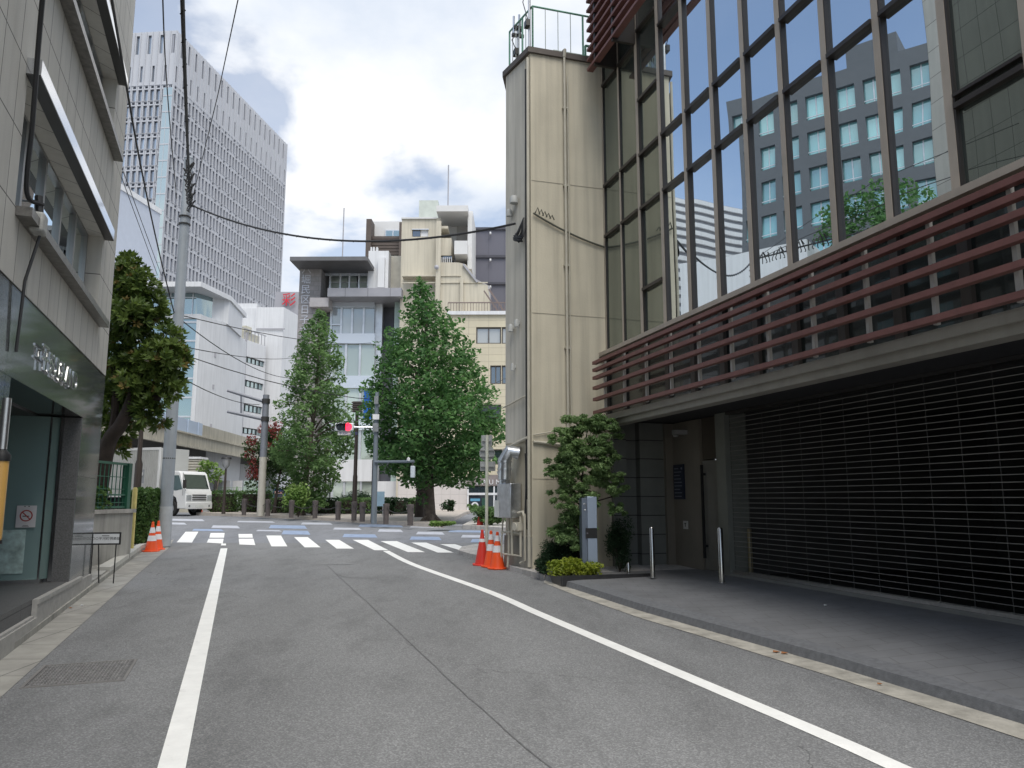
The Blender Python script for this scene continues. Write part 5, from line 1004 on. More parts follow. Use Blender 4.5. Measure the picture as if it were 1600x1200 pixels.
# planter edging + intercom pillar
b = MB(); P = [R.l(G(865, 905, .12)), R.l(G(1012, 899, .12))]; yy = [P[0].y, P[1].y]
pf = Fr(*R.w((1.66, -.22, 0))[:2], 16.5, .30)
t = thing('planter_edging', 'low black stone edging round the corner planting', 'planter', pf)
b = MB(); b.box(.16, 1.62, 0, .06, 0, .15); b.bar((.18, .05, .06), (.24, 1.5, .08), .05, .14); b.build('edging', mat('black_stone', (.03, .03, .032), .35, var=.2, sc=10), t); b = MB(); b.slab([(.2, .06), (2.6, .06), (2.6, 1.6), (.26, 1.6)], -.05, .10); b.build('soil', MATS['soil'], t)
g = pf.w((.70, .22, 0)); F = Fr(g.x, g.y, 8, .40); t = thing('intercom_pillar', 'silver intercom pillar with a black panel in the corner planting', 'intercom', F)
u0, u1, w0, w1 = px2(F, 928, 776, 952, 897); um, _ = F.uw(937, 800)
u0, u1 = -.115, .125; um = -.03
b = MB(); b.box(um, u1, 0, .2, 0, w1); bevel(b.build('body', mat('pillar_steel', (.34, .40, .50), .35, .6, var=.05), t), .006); b = MB(); b.box(u0, um-.002, .02, .2, 0, w1-.02); b.build('side_panel', mat('pillar_side', (.16, .19, .24), .4, .5), t)
_, z1 = F.uw(940, 825); _, z0 = F.uw(940, 841); b = MB(); b.box(um-.03, u1-.004, -.006, .0, z0, z1); b.build('panel', M_black, t); b = MB(); b.lathe([(0, -.004), (.014, -.004), (.014, 0)], (um-.008, -.007, (z0+z1)/2), 12, ax='y'); b.build('lens', mat('lens', (.1, .1, .12), .1), t)
b = MB(); b.tube([(u0+.045+.03*cos(a), .014, w1-.16+.05*sin(a)) for a in np.linspace(-2, 2.2, 10)], .004, 5); b.build('mark', M_steelb, t)

# ================================================================== THE TRUCK
g = G(288, 807); TF = Fr(g.x, g.y, -18, gz(g.y))
tr = thing('box_truck', 'white cab-over delivery truck with a corrugated cargo box waiting at the junction', 'truck', TF)
M_tw = mat('truck_white', (.68, .69, .69), .3, var=.03, sc=2, coat=.4); M_tg = glass('truck_glass', (.015, .025, .025), .04, (.6, .8, .78), .01, 0); M_rub = mat('rubber', (.02, .02, .02), .8, var=.2, sc=9); M_ch = mat('chassis', (.03, .03, .032), .7)
Wd = 1.75
cab = [(0.0, .34), (.02, .75), (-.02, 1.12), (-.10, 1.22), (-.34, 1.92), (-.46, 2.03), (-1.36, 2.06), (-1.42, 1.98), (-1.42, .62), (-1.22, .62), (-1.16, .80), (-1.0, .92), (-.72, .93), (-.54, .82), (-.46, .60), (-.44, .34)]
b = MB(); b.prism(cab[::-1], 0, Wd); bevel(b.build('cab', M_tw, tr), .035, 3)
def trq(b, x0, z0, x1, z1, y0, y1, off=.012): pass
b = MB(); P_ = [(-.105, 1.235), (-.325, 1.88)]; n_ = Vector((.65, 0, .22)).normalized()*.012
b.add([(P_[0][0]+n_.x, .12, P_[0][1]), (P_[0][0]+n_.x, Wd-.12, P_[0][1]), (P_[1][0]+n_.x, Wd-.16, P_[1][1]+n_.z), (P_[1][0]+n_.x, .16, P_[1][1]+n_.z)], [(0, 1, 2, 3)]); b.build('windscreen', M_tg, tr)
b = MB(); b.prism([(-.20, 1.22), (-.42, 1.84), (-1.12, 1.84), (-1.16, 1.22), (-.55, 1.16)][::-1], -.008, .02); b.build('side_window', M_tg, tr)
b = MB(); b.prism([(-1.19, .55), (-1.20, 1.96), (-1.215, 1.96), (-1.205, .55)], -.004, .01); b.prism([(-.19, 1.95), (-.16, .93), (-.175, .93), (-.205, 1.95)], -.004, .01); b.build('door_gap', M_dark, tr); b = MB(); b.box(-1.12, -.98, -.03, 0, 1.02, 1.06); b.box(-.95, -.6, -.012, 0, .70, .74); b.build('door_handle', M_dark, tr)
b = MB(); b.box(.0, .05, .0, Wd, .32, .62); bevel(b.build('bumper', M_tw, tr), .03); b = MB(); b.box(.045, .056, .62, 1.13, .40, .52); b.build('number_plate', mat('plate', (.6, .62, .6), .5), tr); b = MB(); b.text('12-34', 0, 0, .1, dep=.004); b.v = [(.06-v[1], .70+v[0], .425+v[2]) for v in b.v]; 
for y in (.22, Wd-.22):
    b = MB(); b.lathe([(0, .056), (.055, .056), (.06, .04)], (0, y, .46), 12, ax='x'); b.build('fog_lamp', mat('lamp_glass', (.25, .26, .28), .1, .3), tr)
for i, z in enumerate((.72, .82, .93)): MB().box(.012, .034, .42, Wd-.42, z, z+.045).build('grille_slot', M_ch, tr)
for y0, y1 in ((.03, .36), (Wd-.36, Wd-.03)): bevel(MB().box(-.01, .03, y0, y1, .70, .96).build('headlight', mat('headlamp', (.55, .58, .60), .08, .4), tr), .02)
for y in (-.16, Wd+.16): b = MB(); b.box(.02, .08, y-.07, y+.07, 1.25, 1.62); b.tube([(.05, y, 1.62), (-.2, .05 if y < 0 else Wd-.05, 1.85)], .012, 6); b.tube([(.05, y, 1.25), (-.05, .05 if y < 0 else Wd-.05, 1.15)], .012, 6); b.build('mirror', M_dark, tr)
b = MB(); b.box(-1.75, -6.4, .35, .5, .55, .72); b.box(-1.75, -6.4, Wd-.5, Wd-.35, .55, .72); b.box(-1.45, -2.1, .2, Wd-.2, .6, .86); b.build('chassis', M_ch, tr)
M_cor = mat('corrugated', (.60, .60, .58), .35, .5, var=.06, sc=2)
b = MB(); x = -6.6
b.box(-6.2, -1.50, -.06, Wd+.06, .88, 3.10); bevel(b.build('cargo_box', mat('box_panel', (.50, .51, .50), .45, .3, var=.04), tr), .02)
b = MB()
for x in np.arange(-6.1, -1.62, .105): b.prism([(x, .98), (x+.055, .98), (x+.055, 3.02), (x, 3.02)], -.085, -.06)
b.build('corrugation', M_cor, tr)
b = MB(); b.box(-6.22, -1.48, -.09, -.05, 3.0, 3.12); b.box(-6.22, -1.48, -.09, -.05, .86, .97); b.box(-1.57, -1.48, -.095, -.04, .97, 3.0); b.build('box_rail', M_tw, tr)
def wheel(x, y, s):
    w = MB(); w.lathe([(.20, -.10), (.33, -.10), (.355, -.07), (.355, .07), (.33, .10), (.20, .10)], (0, 0, 0), 28, ax='y'); o = w.build('wheel', M_ch, tr, loc=(x, y, .355)); o.data.materials[0] = M_rub
    r = MB(); r.lathe([(0, s*.05), (.07, s*.09), (.1, s*.04), (.19, s*.06), (.205, s*.10), (.21, -s*.1)], (0, 0, 0), 24, ax='y'); r.build('rim', mat('rim', (.45, .46, .47), .4, .6), o)
wheel(-.82, .12, -1); wheel(-.82, Wd-.12, 1); wheel(-4.6, .14, -1); wheel(-4.6, Wd-.14, 1)
b = MB(); b.box(-1.6, -1.2, -.0, .05, .45, .62); b.box(-4.0, -2.2, .1, .5, .45, .8); b.build('side_guard', M_ch, tr)

# louvred vent tower behind the truck
F = Fr(*D(282, 740, 44)[:2], 0, gz(44)); t = thing('vent_tower', 'beige louvred ventilation tower behind the truck cab', 'vent', F); u0, u1, w0, w1 = px2(F, 283, 717, 311, 740)
MB().box(0.05, u1-.05, 0.05, 1.0, 0, w1).build('shaft', mat('vent_beige', (.40, .38, .32), .7), t); b = MB(); 
for z in np.linspace(w0-.5, w1-.12, 9): b.box(0, u1, 0, 1.05, z, z+.07)
b.build('louvre', mat('vent_louvre', (.50, .48, .42), .6), t); MB().box(-.05, u1+.05, -.05, 1.1, w1, w1+.12).build('cap', M_wh, t)

# ================================================================== FAR STREET FURNITURE
Z13 = .13
g = G(407, 806, Z13); t = thing('gantry_pole', 'two tone steel gantry pole with a double arm pointing left', 'pole', loc=g); lz = lambda p: Vector(p)-g
_tp = D(412, 617, g.y); hp = _tp.z-g.z; MB().tube([(0, 0, 0), (0, 0, hp*.48)], [.16, .15], 18).build('lower_shaft', mat('pole_beige', (.42, .40, .35), .6, var=.06), t); MB().tube([(0, 0, hp*.48), (0, 0, hp)], [.15, .13], 18).build('upper_shaft', mat('gantry_grey', (.20, .21, .24), .5, .3), t)
for ya, yb, Yb in ((627, 610, 32), (655, 643, 32)):
    a = lz(D(411, ya, g.y)); c = lz(D(355, yb, Yb)); MB().tube([(0, 0, a.z), a*0+Vector((a.x, a.y, a.z)), c], [.07, .07, .06], 10).build('arm', MATS['gantry_grey'], t); MB().tube([(0, 0, a.z-.1), (0, 0, a.z+.1)], .17, 14).build('collar', M_dark, t)
MB().tube([lz(D(377, 617, 33.2)), lz(D(377, 648, 33.2))], .045, 8).build('strut', MATS['gantry_grey'], t)
# lantern lamp post
g = G(349, 803, Z13); t = thing('street_lamp', 'black post lamp with a lantern head under the overpass', 'street lamp', loc=g); ht = D(349, 713, g.y).z-g.z
MB().tube([(0, 0, 0), (0, 0, .4), (0, 0, ht-.55)], [.09, .06, .045], 12).build('shaft', M_brn, t); b = MB(); b.lathe([(.05, ht-.55), (.16, ht-.42), (.2, ht-.12)], n=8); b.build('lantern', clear('lamp_glass2', (.9, .9, .9), .5, (.6, .6, .6)), t); b = MB(); b.lathe([(.24, ht-.12), (.2, ht-.05), (.05, ht), (0, ht+.03)], n=8); b.build('hood', M_black, t)
# brown louvred lamp
g = G(553, 811, Z13); t = thing('street_lamp', 'tall dark brown lamp post with a louvred box head between the trees', 'street lamp', loc=g); ht = D(558, 627, g.y).z-g.z
MB().tube([(0, 0, 0), (0, 0, 1.6), (0, 0, 1.7), (0, 0, ht-.4)], [.10, .09, .075, .065], 14).build('shaft', M_brn, t); b = MB()
for k in range(5): b.box(-.19, .19, -.19, .19, ht-.42+k*.085, ht-.38+k*.085)
b.box(-.15, .15, -.15, .15, ht-.42, ht-.02); b.build('head', mat('lamp_brown', (.075, .06, .055), .6), t)
g = G(507, 800, Z13); t = thing('street_lamp', 'thin black lamp post behind the slim tree', 'street lamp', loc=g); MB().tube([(0, 0, 0), (0, 0, 2.6)], .045, 10).build('shaft', M_brn, t); b = MB(); b.lathe([(.045, 2.6), (.14, 2.7), (.16, 2.95), (0, 3.1)], n=8); b.build('head', M_brn, t)
# signal pole
g = G(584, 818.2, Z13); t = thing('traffic_signal', 'horizontal traffic light showing red on a grey pole', 'traffic light', loc=g); F = Fr(g.x, g.y, 0, g.z); ht = F.uw(588, 613)[1]
MB().tube([(0, 0, 0), (0, 0, ht)], [.10, .07], 14).build('pole', mat('signal_grey', (.17, .20, .23), .5, .4, var=.06), t)
u0, u1, w0, w1 = px2(F, 525, 661.5, 553.5, 674); MB().tube([(0, 0, (w0+w1)/2), (u1-.1, -.05, (w0+w1)/2)], .035, 8).build('arm', M_galv, t)
hd = bevel(MB().box(u0, u1, -.18, -.05, w0, w1).build('signal_head', mat('head_grey', (.62, .64, .66), .5), t), .04)
for k, (m, nm) in enumerate(((mat('lamp_off', (.02, .03, .04), .3), 'green_lamp'), (mat('lamp_off', (.02, .03, .04)), 'amber_lamp'), (lit('signal_red', (1.0, .02, .05), 2.2), 'red_lamp'))):
    x = u0+.19+k*(u1-u0-.38)/2; zc = (w0+w1)/2; b = MB(); b.lathe([(0, -.205), (.11, -.20), (.135, -.185)], (x, 0, zc), 18, ax='y'); b.build(nm, m, hd)
    b = MB(); b.add([(x+.15*cos(a), y, zc+.15*sin(a)) for y in (-.18, -.29) for a in np.linspace(0.1, pi-.1, 9)], [(i, i+1, i+10, i+9) for i in range(8)]); b.build('visor', M_dark, hd)
b = MB(); b.box(u0+.1, u1-.1, -.12, -.1, w0-.14, w0-.01); b.build('name_plate', mat('np_white', (.6, .6, .58), .5), t); b = MB(); b.text('平河町二丁目', u0+.14, w0-.12, .11, y=-.122, dep=.004); b.build('lettering', mat('np_blue', (.05, .07, .2)), t)
for y0, y1, r in ((648, 656, .11), (662, 675, .1), (620, 632, .07)): a = F.uw(586, y0)[1]; c = F.uw(586, y1)[1]; MB().box(-r, r, -.16, -.07, c, a).build('control_box', M_wh if y0 == 648 else M_galv, t)
wz = F.uw(600, 722)[1]; ux = F.uw(650, 722)[0]; MB().tube([(0, -.1, wz), (ux, -.5, wz)], .05, 10).build('crossing_arm', MATS['signal_grey'], t)
ph = px2(F, 645, 729, 651, 747); s = bevel(MB().box(ph[0], ph[1], -.62, -.38, ph[2], ph[3]).build('pedestrian_signal', mat('ped_grey', (.45, .50, .55), .5), t), .02); MB().tube([(ux-.05, -.5, wz), (ux-.05, -.5, ph[3])], .03, 8).build('hanger', M_dark, s); b = MB(); b.lathe([(0, .14), (.06, .08), (.06, 0)], (F.uw(641, 715)[0], -.45, wz+.02), 10); b.build('speaker', M_wh, t)
g = G(580, 816, Z13); t = thing('thin_post', 'thin dark post just left of the traffic light pole', 'post', loc=g); MB().tube([(0, 0, 0), (0, 0, 2.2)], .025, 8).build('shaft', M_black, t)
g = G(593, 806, Z13); F = Fr(g.x, g.y, 0, g.z); t = thing('info_board', 'pale blue standing information board by the dark shrub', 'sign', F); a = px2(F, 587, 768, 600, 791); MB().box(a[0], a[1], 0, .08, a[2], a[3]).build('panel', mat('info_blue', (.35, .52, .66), .4), t)
for x in (a[0]+.03, a[1]-.07): MB().box(x, x+.04, .02, .06, 0, a[2]).build('leg', M_galv, t)
# bollards with chains
BP = [(381, 805), (418, 806.5), (455, 809), (492, 810), (528, 812.5), (553, 813.5), (566, 815), (603, 819), (641, 821)]
LB = ['one left of the gantry pole', 'one just right of the gantry pole', 'one before the white flowered bush', 'one beside the white flowered bush', 'one left of the brown lamp', 'one before the brown lamp', 'one right of the brown lamp', 'one before the dark shrub', 'rightmost of the row'][:9]
bp0 = None; GB = []
for k, (x, y) in enumerate(BP):
    g = G(x, y, Z13); GB.append(g); lab = 'dark stone kerb bollard, '+LB[k]
    if bp0 is None:
        bp0 = thing('kerb_bollard', lab, 'bollard', loc=g, group='dark bollards along the island kerb')
        b = MB(); b.lathe([(.10, 0), (.095, .05), (.11, .60), (.12, .64), (.115, .68), (0, .70)], n=8); b.build('post', mat('bollard_dark', (.085, .072, .070), .8, var=.2, sc=8), bp0); b = MB(); b.tube([(-.13, 0, .54), (.13, 0, .54)], .02, 8); b.build('chain_ring', M_dark, bp0)
    else: dup(bp0, None, g, k*.3, lab)
pr_ = MB()
for k, (a, c) in enumerate(zip(GB, GB[1:])):
    b = MB(); b.tube([p-a for p in sag(a+Vector((0, 0, .54)), c+Vector((0, 0, .54)), .16)], .016, 5); tag(b.build('chain', M_dark, loc=a), 'sagging chain between the kerb bollards, %s' % ['left of the gantry pole', 'right of the gantry pole', 'before the flowered bush', 'right of the flowered bush', 'left of the brown lamp', 'short one at the brown lamp', 'right of the brown lamp', 'at the right end'][k], 'chain', 'chains between kerb bollards')
# vending machine, green fence
F = Fr(*D(427, 780, 40)[:2], 0, gz(40)+Z13); t = thing('vending_machine', 'blue drinks vending machine beside the red flowering tree', 'vending machine', F); a = px2(F, 427, 764, 445, 789)
bevel(MB().box(a[0], a[1], 0, .7, 0, a[3]).build('cabinet', mat('vend_blue', (.02, .05, .28), .4), t), .03); b = MB(); b.box(a[0]+.06, a[1]-.06, -.02, 0, a[3]*.5, a[3]-.12); b.build('window', mat('vend_window', (.05, .06, .08), .2), t)
b = MB(); 
for i in range(5):
    for j in range(2): b.lathe([(.03, 0), (.03, .12), (0, .13)], (a[0]+.11+i*.085, -.03, a[3]*.52+j*.3), 8)
b.build('drinks', mat('drinks', (.5, .3, .3), .4, var=.5, sc=6), t); b = MB(); b.box(a[0]+.1, a[1]-.3, -.03, 0, .2, .5); b.build('flap', mat('vend_white', (.6, .6, .6)), t)
F = Fr(*D(338, 780, 39.5)[:2], 2, gz(40)+Z13); t = thing('mesh_fence', 'green mesh fence with hoops under the overpass edge', 'fence', F); u1 = F.uw(428, 780)[0]; M_gf = mat('mesh_green', (.12, .28, .10), .6)
b = MB()
for x in np.arange(0, u1, .12): b.box(x, x+.012, 0, .012, 0, 1.15)
for z in np.arange(.1, 1.2, .18): b.box(0, u1, .0, .014, z, z+.014)
b.build('mesh', M_gf, t)
for x in np.arange(0, u1, 1.0): MB().tube([(x, .03, 0), (x, .03, 1.25)], .03, 8).build('post', M_gf, t)
F = Fr(*D(318, 770, 62)[:2], 0, gz(60)); t = thing('site_wall', 'white hoarding with dark gaps far under the overpass', 'wall', F)
for x0, x1, m in ((318, 332, M_wh), (334, 345, M_gy), (347, 357, M_wh), (364, 376, M_wh), (381, 400, M_fgl)): a = px2(F, x0, 751, x1, 800); MB().box(a[0], a[1], 0, .2, 0, a[3]).build('panel', m, t)

# ================================================================== TREES AND SHRUBS
M_bark = mat('bark', (.10, .08, .065), .95, var=.35, sc=6, bump=.8, bsc=14); M_bark2 = mat('dark_bark', (.045, .034, .028), .95, var=.3, sc=6, bump=.8, bsc=14)
LM_g = leafmat('ginkgo_leaf', (.030, .082, .032), (.135, .255, .088), .35, .6); LM_s = leafmat('slim_leaf', (.055, .112, .042), (.20, .31, .125), .35, .6); LM_r = leafmat('myrtle_leaf', (.03, .06, .025), (.07, .12, .04)); LM_rf = leafmat('myrtle_flower', (.20, .045, .05), (.34, .11, .09))
LM_m = leafmat('broad_leaf', (.03, .06, .018), (.16, .22, .055), .25, .35); LM_m2 = leafmat('broad_leaf_brown', (.12, .09, .03), (.22, .17, .06), .2, .4)
LM_h = leafmat('hedge_leaf', (.04, .09, .03), (.13, .21, .07)); LM_y = leafmat('yellow_leaf', (.14, .20, .03), (.38, .42, .07)); LM_d = leafmat('dark_leaf', (.018, .042, .020), (.055, .095, .05)); LM_p = leafmat('podocarp', (.08, .14, .055), (.27, .38, .17), .35, .6); LM_b = leafmat('bright_leaf', (.10, .19, .05), (.26, .36, .12))
def tree(name, label, base, trunk, limbs, clumps, lm, size, dens, trunk_r, bark=M_bark, cat='tree', aspect=.6, extra=None, up=.5, hollow=.45):
    t = thing(name, label, cat, loc=base); B = Vector(base)
    n = len(trunk); b = MB(); b.tube([Vector(p)-B for p in catmull(trunk, 5)], [trunk_r*(1-.75*i/(5*(n-1))) for i in range(5*(n-1)+1)], 10)
    for k in range(5): a = k*1.26; b.tube([(0, 0, .3), (trunk_r*1.1*cos(a), trunk_r*1.1*sin(a), .06), (trunk_r*1.9*cos(a), trunk_r*1.9*sin(a), -.04)], [trunk_r*.6, trunk_r*.4, trunk_r*.12], 6)
    b.build('trunk', bark, t)
    for l in limbs:
        P = [Vector(p)-B for p in l[:-1]]; r = l[-1]; MB().tube(catmull(P, 4) if len(P) > 2 else P, r if len(P) <= 2 else [r*(1-.7*i/(4*(len(P)-1))) for i in range(4*(len(P)-1)+1)], 7).build('limb', bark, t)
    P = np.concatenate([blob(c, r, max(8, int(dens*k)), hollow) for c, r, k in clumps]); leaves('crown', P, size, lm, t, base, aspect, up)
    if extra:
        for nm, m, pts, s in extra: leaves(nm, pts, s, m, t, base, .8, up)
    return t
def conic(base, ztop, prof, n, sq=.8, lean=0):
    """clumps on branch tips of a conical crown: prof = [(z, radius)]"""
    zs = [p[0] for p in prof]; rs = [p[1] for p in prof]; C = []; lim = []
    for i in range(n):
        f = (i+.5)/n; z = zs[0]+(zs[-1]-zs[0])*(1-(1-f)**.85); R_ = np.interp(z, zs, rs); a = i*2.39996+random.uniform(-.3, .3)
        k = random.choice([1, .95, .86, .7, .5, .3, .9]); rr = R_*k*random.uniform(.80, 1.12); s = .15+.17*R_*random.uniform(.6, 1.4)
        c = (base[0]+lean*(zs[-1]-z)+rr*cos(a), base[1]+rr*sin(a), z-.12*rr); C.append((c, (s*1.15, s*1.15, s*sq), s*s*(1.2 if k > .6 else .7)))
        if i % 3 == 0: e_ = R_*random.uniform(1.02, 1.2); C.append(((base[0]+lean*(zs[-1]-z)+e_*cos(a+.4), base[1]+e_*sin(a+.4), z-.02*e_+random.uniform(-.1, .2)), (.16, .16, .10), .02))
        if k > .55 and i % 5 == 0: lim.append(((base[0], base[1], z-.35*rr-.15), ((base[0]+c[0])/2, (base[1]+c[1])/2, z-.15*rr), c, .045))
    return C, lim
g = G(672, 813.5, Z13); gp = lambda px, py, dy=0: D(px, py, g.y+dy)
zt = gp(655, 437).z; prof = [(gp(0, 752).z, 1.2), (gp(0, 715).z, 2.1), (gp(0, 650).z, 2.55), (gp(0, 590).z, 2.05), (gp(0, 540).z, 1.75), (gp(0, 500).z, 1.15), (gp(0, 470).z, .55), (zt, .03)]
base = (g.x, g.y, g.z); C, lim = conic((gp(657, 437).x, g.y, 0), zt, [(a, b*.95) for a, b in prof], 300, lean=.11)
C += [((gp(735, 680).x, g.y-.6, gp(0, 672).z), (1.0, .8, .65), .8), ((gp(762, 655).x, g.y, gp(0, 655).z), (.6, .7, .5), .35), ((gp(660, 735).x, g.y-1.2, gp(0, 735).z), (.5, .5, .5), .25), ((gp(700, 745).x, g.y-.9, gp(0, 722).z), (.7, .6, .45), .3), ((gp(620, 700).x, g.y-.3, gp(0, 700).z), (.8, .8, .6), .4), ((gp(664, 765).x, g.y-.6, gp(0, 752).z), (.42, .4, .35), .16), ((gp(652, 740).x, g.y-.9, gp(0, 738).z), (.5, .45, .4), .22), ((gp(662, 780).x, g.y-.45, gp(0, 780).z), (.3, .3, .3), .09), ((gp(610, 735).x, g.y-.3, gp(0, 728).z), (.5, .45, .3), .16), ((gp(720, 610).x, g.y-2.0, gp(0, 640).z), (.8, .5, .6), .4), ((gp(735, 700).x, g.y-1.6, gp(0, 700).z), (.8, .6, .5), .4)]
k = 24000/sum(c[2] for c in C)
tree('ginkgo_tree', 'large dense cone shaped ginkgo tree at the centre of the junction', base, [(g.x, g.y, g.z-.05), (g.x-.05, g.y, g.z+1.2), (g.x-.1, g.y, g.z+3), (g.x-.3, g.y, zt-1)], lim, C, LM_g, .17, k, .23)
g = G(652, 809, Z13); t = thing('tree_trunk', 'second dark trunk just behind the large ginkgo', 'tree', loc=g); MB().tube([(0, .6, 0), (.05, .6, 1), (.1, .5, 2.4)], [.2, .17, .13], 10).build('trunk', M_bark2, t); leaves('crown', blob((g.x, g.y+.5, g.z+2.6), (.9, .8, .8), 500)+0, .16, LM_g, t, g)
g = G(470, 805.5, Z13); zt = gp(500, 485).z; zt = D(500, 485, g.y).z
Zp = lambda py: D(0, py, g.y).z
prof = [(Zp(795), .5), (Zp(760), .75), (Zp(735), 1.1), (Zp(700), 1.75), (Zp(650), 1.72), (Zp(600), 1.25), (Zp(560), 1.1), (Zp(520), .62), (zt, .04)]
C, lim = conic((D(494, 620, g.y).x, g.y, 0), zt, [(a, b*.92) for a, b in prof], 230); C = [c for c in C if random.random() < .86]; k = 15000/sum(c[2] for c in C)
tree('ginkgo_tree', 'slim pale green ginkgo tree with open branches left of centre', tuple(g), [(g.x, g.y, g.z-.05), (g.x+.2, g.y, g.z+2), (D(495, 600, g.y).x, g.y, Zp(600)), (D(499, 500, g.y).x, g.y, Zp(500))], lim, C, LM_s, .15, k, .14)
g = G(428, 802, Z13); Zp = lambda py: D(0, py, g.y+1).z; X = lambda px: D(px, 700, g.y+1).x
C = [((X(430)+random.uniform(-.9, .8), g.y+1+random.uniform(-.8, .8), random.uniform(Zp(765), Zp(672))), (.55, .5, .4), 1) for _ in range(26)]
fl = np.concatenate([blob((X(x), g.y+.3, Zp(y)), (.28, .2, .32), 90) for x, y in ((400, 690), (398, 712), (405, 725), (418, 672), (430, 668), (438, 680), (412, 742), (402, 740), (425, 700), (440, 668), (404, 700))])
tree('crape_myrtle', 'dark leaved crape myrtle with crimson flower heads beside the gantry pole', tuple(g), [(g.x, g.y, g.z-.05), (g.x, g.y+.3, g.z+1), (g.x, g.y+1, g.z+2.5)], [], C, LM_r, .15, 150, .09, M_bark2, extra=[('flowers', LM_rf, fl, .10)])
g = G(331, 800, Z13); C = [((D(x, y, g.y+1).x, g.y+1, D(x, y, g.y+1).z), (.35, .4, .22), 1) for x, y in ((318, 735), (330, 728), (342, 738), (326, 745), (336, 750), (322, 725))]
tree('young_tree', 'small light green tree just right of the truck', tuple(g), [(g.x, g.y, g.z), (g.x, g.y+.5, g.z+1.2), (g.x, g.y+1, g.z+2.1)], [], C, LM_b, .16, 110, .05)
# magnolia on the left
mg = Vector((-7.95, 14.9, .45)); Y = 14.9; dz = lambda x, y, dy=0: tuple(D(x, y, Y+dy))
cl = [(198, 425, .1, .40), (215, 445, 0, .38), (190, 455, .3, .5), (228, 480, .1, .42), (205, 490, -.2, .5), (185, 500, .3, .5), (240, 510, .2, .36), (265, 535, 0, .38), (275, 560, .1, .32), (250, 560, -.2, .40), (210, 540, .3, .45), (190, 560, .1, .42), (262, 590, 0, .34), (235, 595, .1, .40), (205, 600, -.1, .38), (245, 625, 0, .28), (225, 630, .2, .3), (180, 640, .5, .36), (188, 680, .5, .25), (172, 470, .4, .5), (170, 560, .5, .5), (272, 605, .2, .22), (200, 408, .1, .2), (186, 700, .4, .18), (215, 650, .2, .24), (232, 640, 0, .26), (250, 655, .1, .18), (178, 615, .3, .4), (175, 660, .4, .3), (220, 570, 0, .36), (196, 590, .2, .36)]
ros = []; nr = []
for x, y, dy, r in cl:
    c = np.array(dz(x, y, dy))
    for _ in range(int(60*r*r/.16)+6):
        d_ = RNG.normal(size=3); d_ /= np.linalg.norm(d_); p = c+d_*r*RNG.uniform(.45, 1.0)*np.array([1, 1, .85]); ax = d_+np.array([0, 0, .7]); ax /= np.linalg.norm(ax)
        ros.append((p, ax))
def rosettes(name, ros, L_, wdt, m, parent, loc, n=8, open_=.55):
    vs = []; fs = []
    for p, ax in ros:
        ax = Vector(ax); u = ax.orthogonal().normalized(); v = ax.cross(u); ph = random.uniform(0, 6); p = Vector(p)-Vector(loc); s = random.uniform(.75, 1.2)
        for k in range(n):
            a = ph+k*2*pi/n*1.03; d_ = (u*cos(a)+v*sin(a)); o_ = open_*random.uniform(.6, 1.2); dr = (ax*(1-o_)+d_*o_).normalized(); sd_ = dr.cross(ax).normalized()*wdt*s/2; i = len(vs); tip = p+dr*L_*s
            mid = p+dr*L_*s*.55; dn = Vector((0, 0, -.012)); vs += [p+dr*L_*.06, mid-sd_+dn, tip-Vector((0, 0, L_*.12)), mid+sd_+dn, mid-Vector((0, 0, .0))+ax*.0]
            fs += [(i, i+1, i+4), (i+1, i+2, i+4), (i+2, i+3, i+4), (i+3, i, i+4)]
    b = MB(); b.add(vs, fs); return b.build(name, m, parent)
t = thing('magnolia_tree', 'glossy broad leaved magnolia tree leaning out from behind the stone building', 'tree', loc=mg)
tk = [dz(150, 760, .2), dz(166, 705, .1), dz(188, 665, 0), dz(203, 630, 0), dz(207, 600, .1), dz(200, 520, .2), dz(200, 440, .1)]; tk[0] = (tk[0][0], tk[0][1], .6)
b = MB(); P = [Vector(p)-mg for p in catmull(tk, 6)]; b.tube(P, [.17*(1-.8*i/(len(P)-1)) for i in range(len(P))], 12); b.build('trunk', M_bark2, t)
for pts, r in (([(203, 632), (225, 624), (250, 622)], .06), ([(188, 665), (178, 640), (180, 600)], .05), ([(205, 600), (240, 580), (268, 560)], .05), ([(202, 540), (225, 500), (235, 470)], .04), ([(190, 655), (205, 628), (215, 560)], .06), ([(166, 705), (180, 640), (178, 560)], .07)):
    MB().tube([Vector(p)-mg for p in catmull([dz(x, y, .05) for x, y in pts], 5)], r, 8).build('limb', M_bark2, t)
random.shuffle(ros); k = int(len(ros)*.93); rosettes('crown', ros[:k], .17, .062, LM_m, t, mg); rosettes('brown_leaves', ros[k:], .15, .06, LM_m2, t, mg, 5)
c_ = mir(1405, 345, 33.0); c_b = (c_.x, c_.y, gz(c_.y)+.1)
tree('street_tree', 'dark broad crowned tree on the side street, seen mirrored in the glass facade', c_b, [c_b, (c_.x, c_.y, c_.z*.5), (c_.x+.1, c_.y, c_.z+.3)], [((c_.x, c_.y, c_.z*.6), (c_.x+.8, c_.y, c_.z), .05)],
     [((c_.x+random.uniform(-1.9, 1.9), c_.y+random.uniform(-1.9, 1.9), c_.z+random.uniform(-1.4, 1.3)), (.8, .8, .6), 1) for _ in range(34)], LM_g, .2, 190, .18)
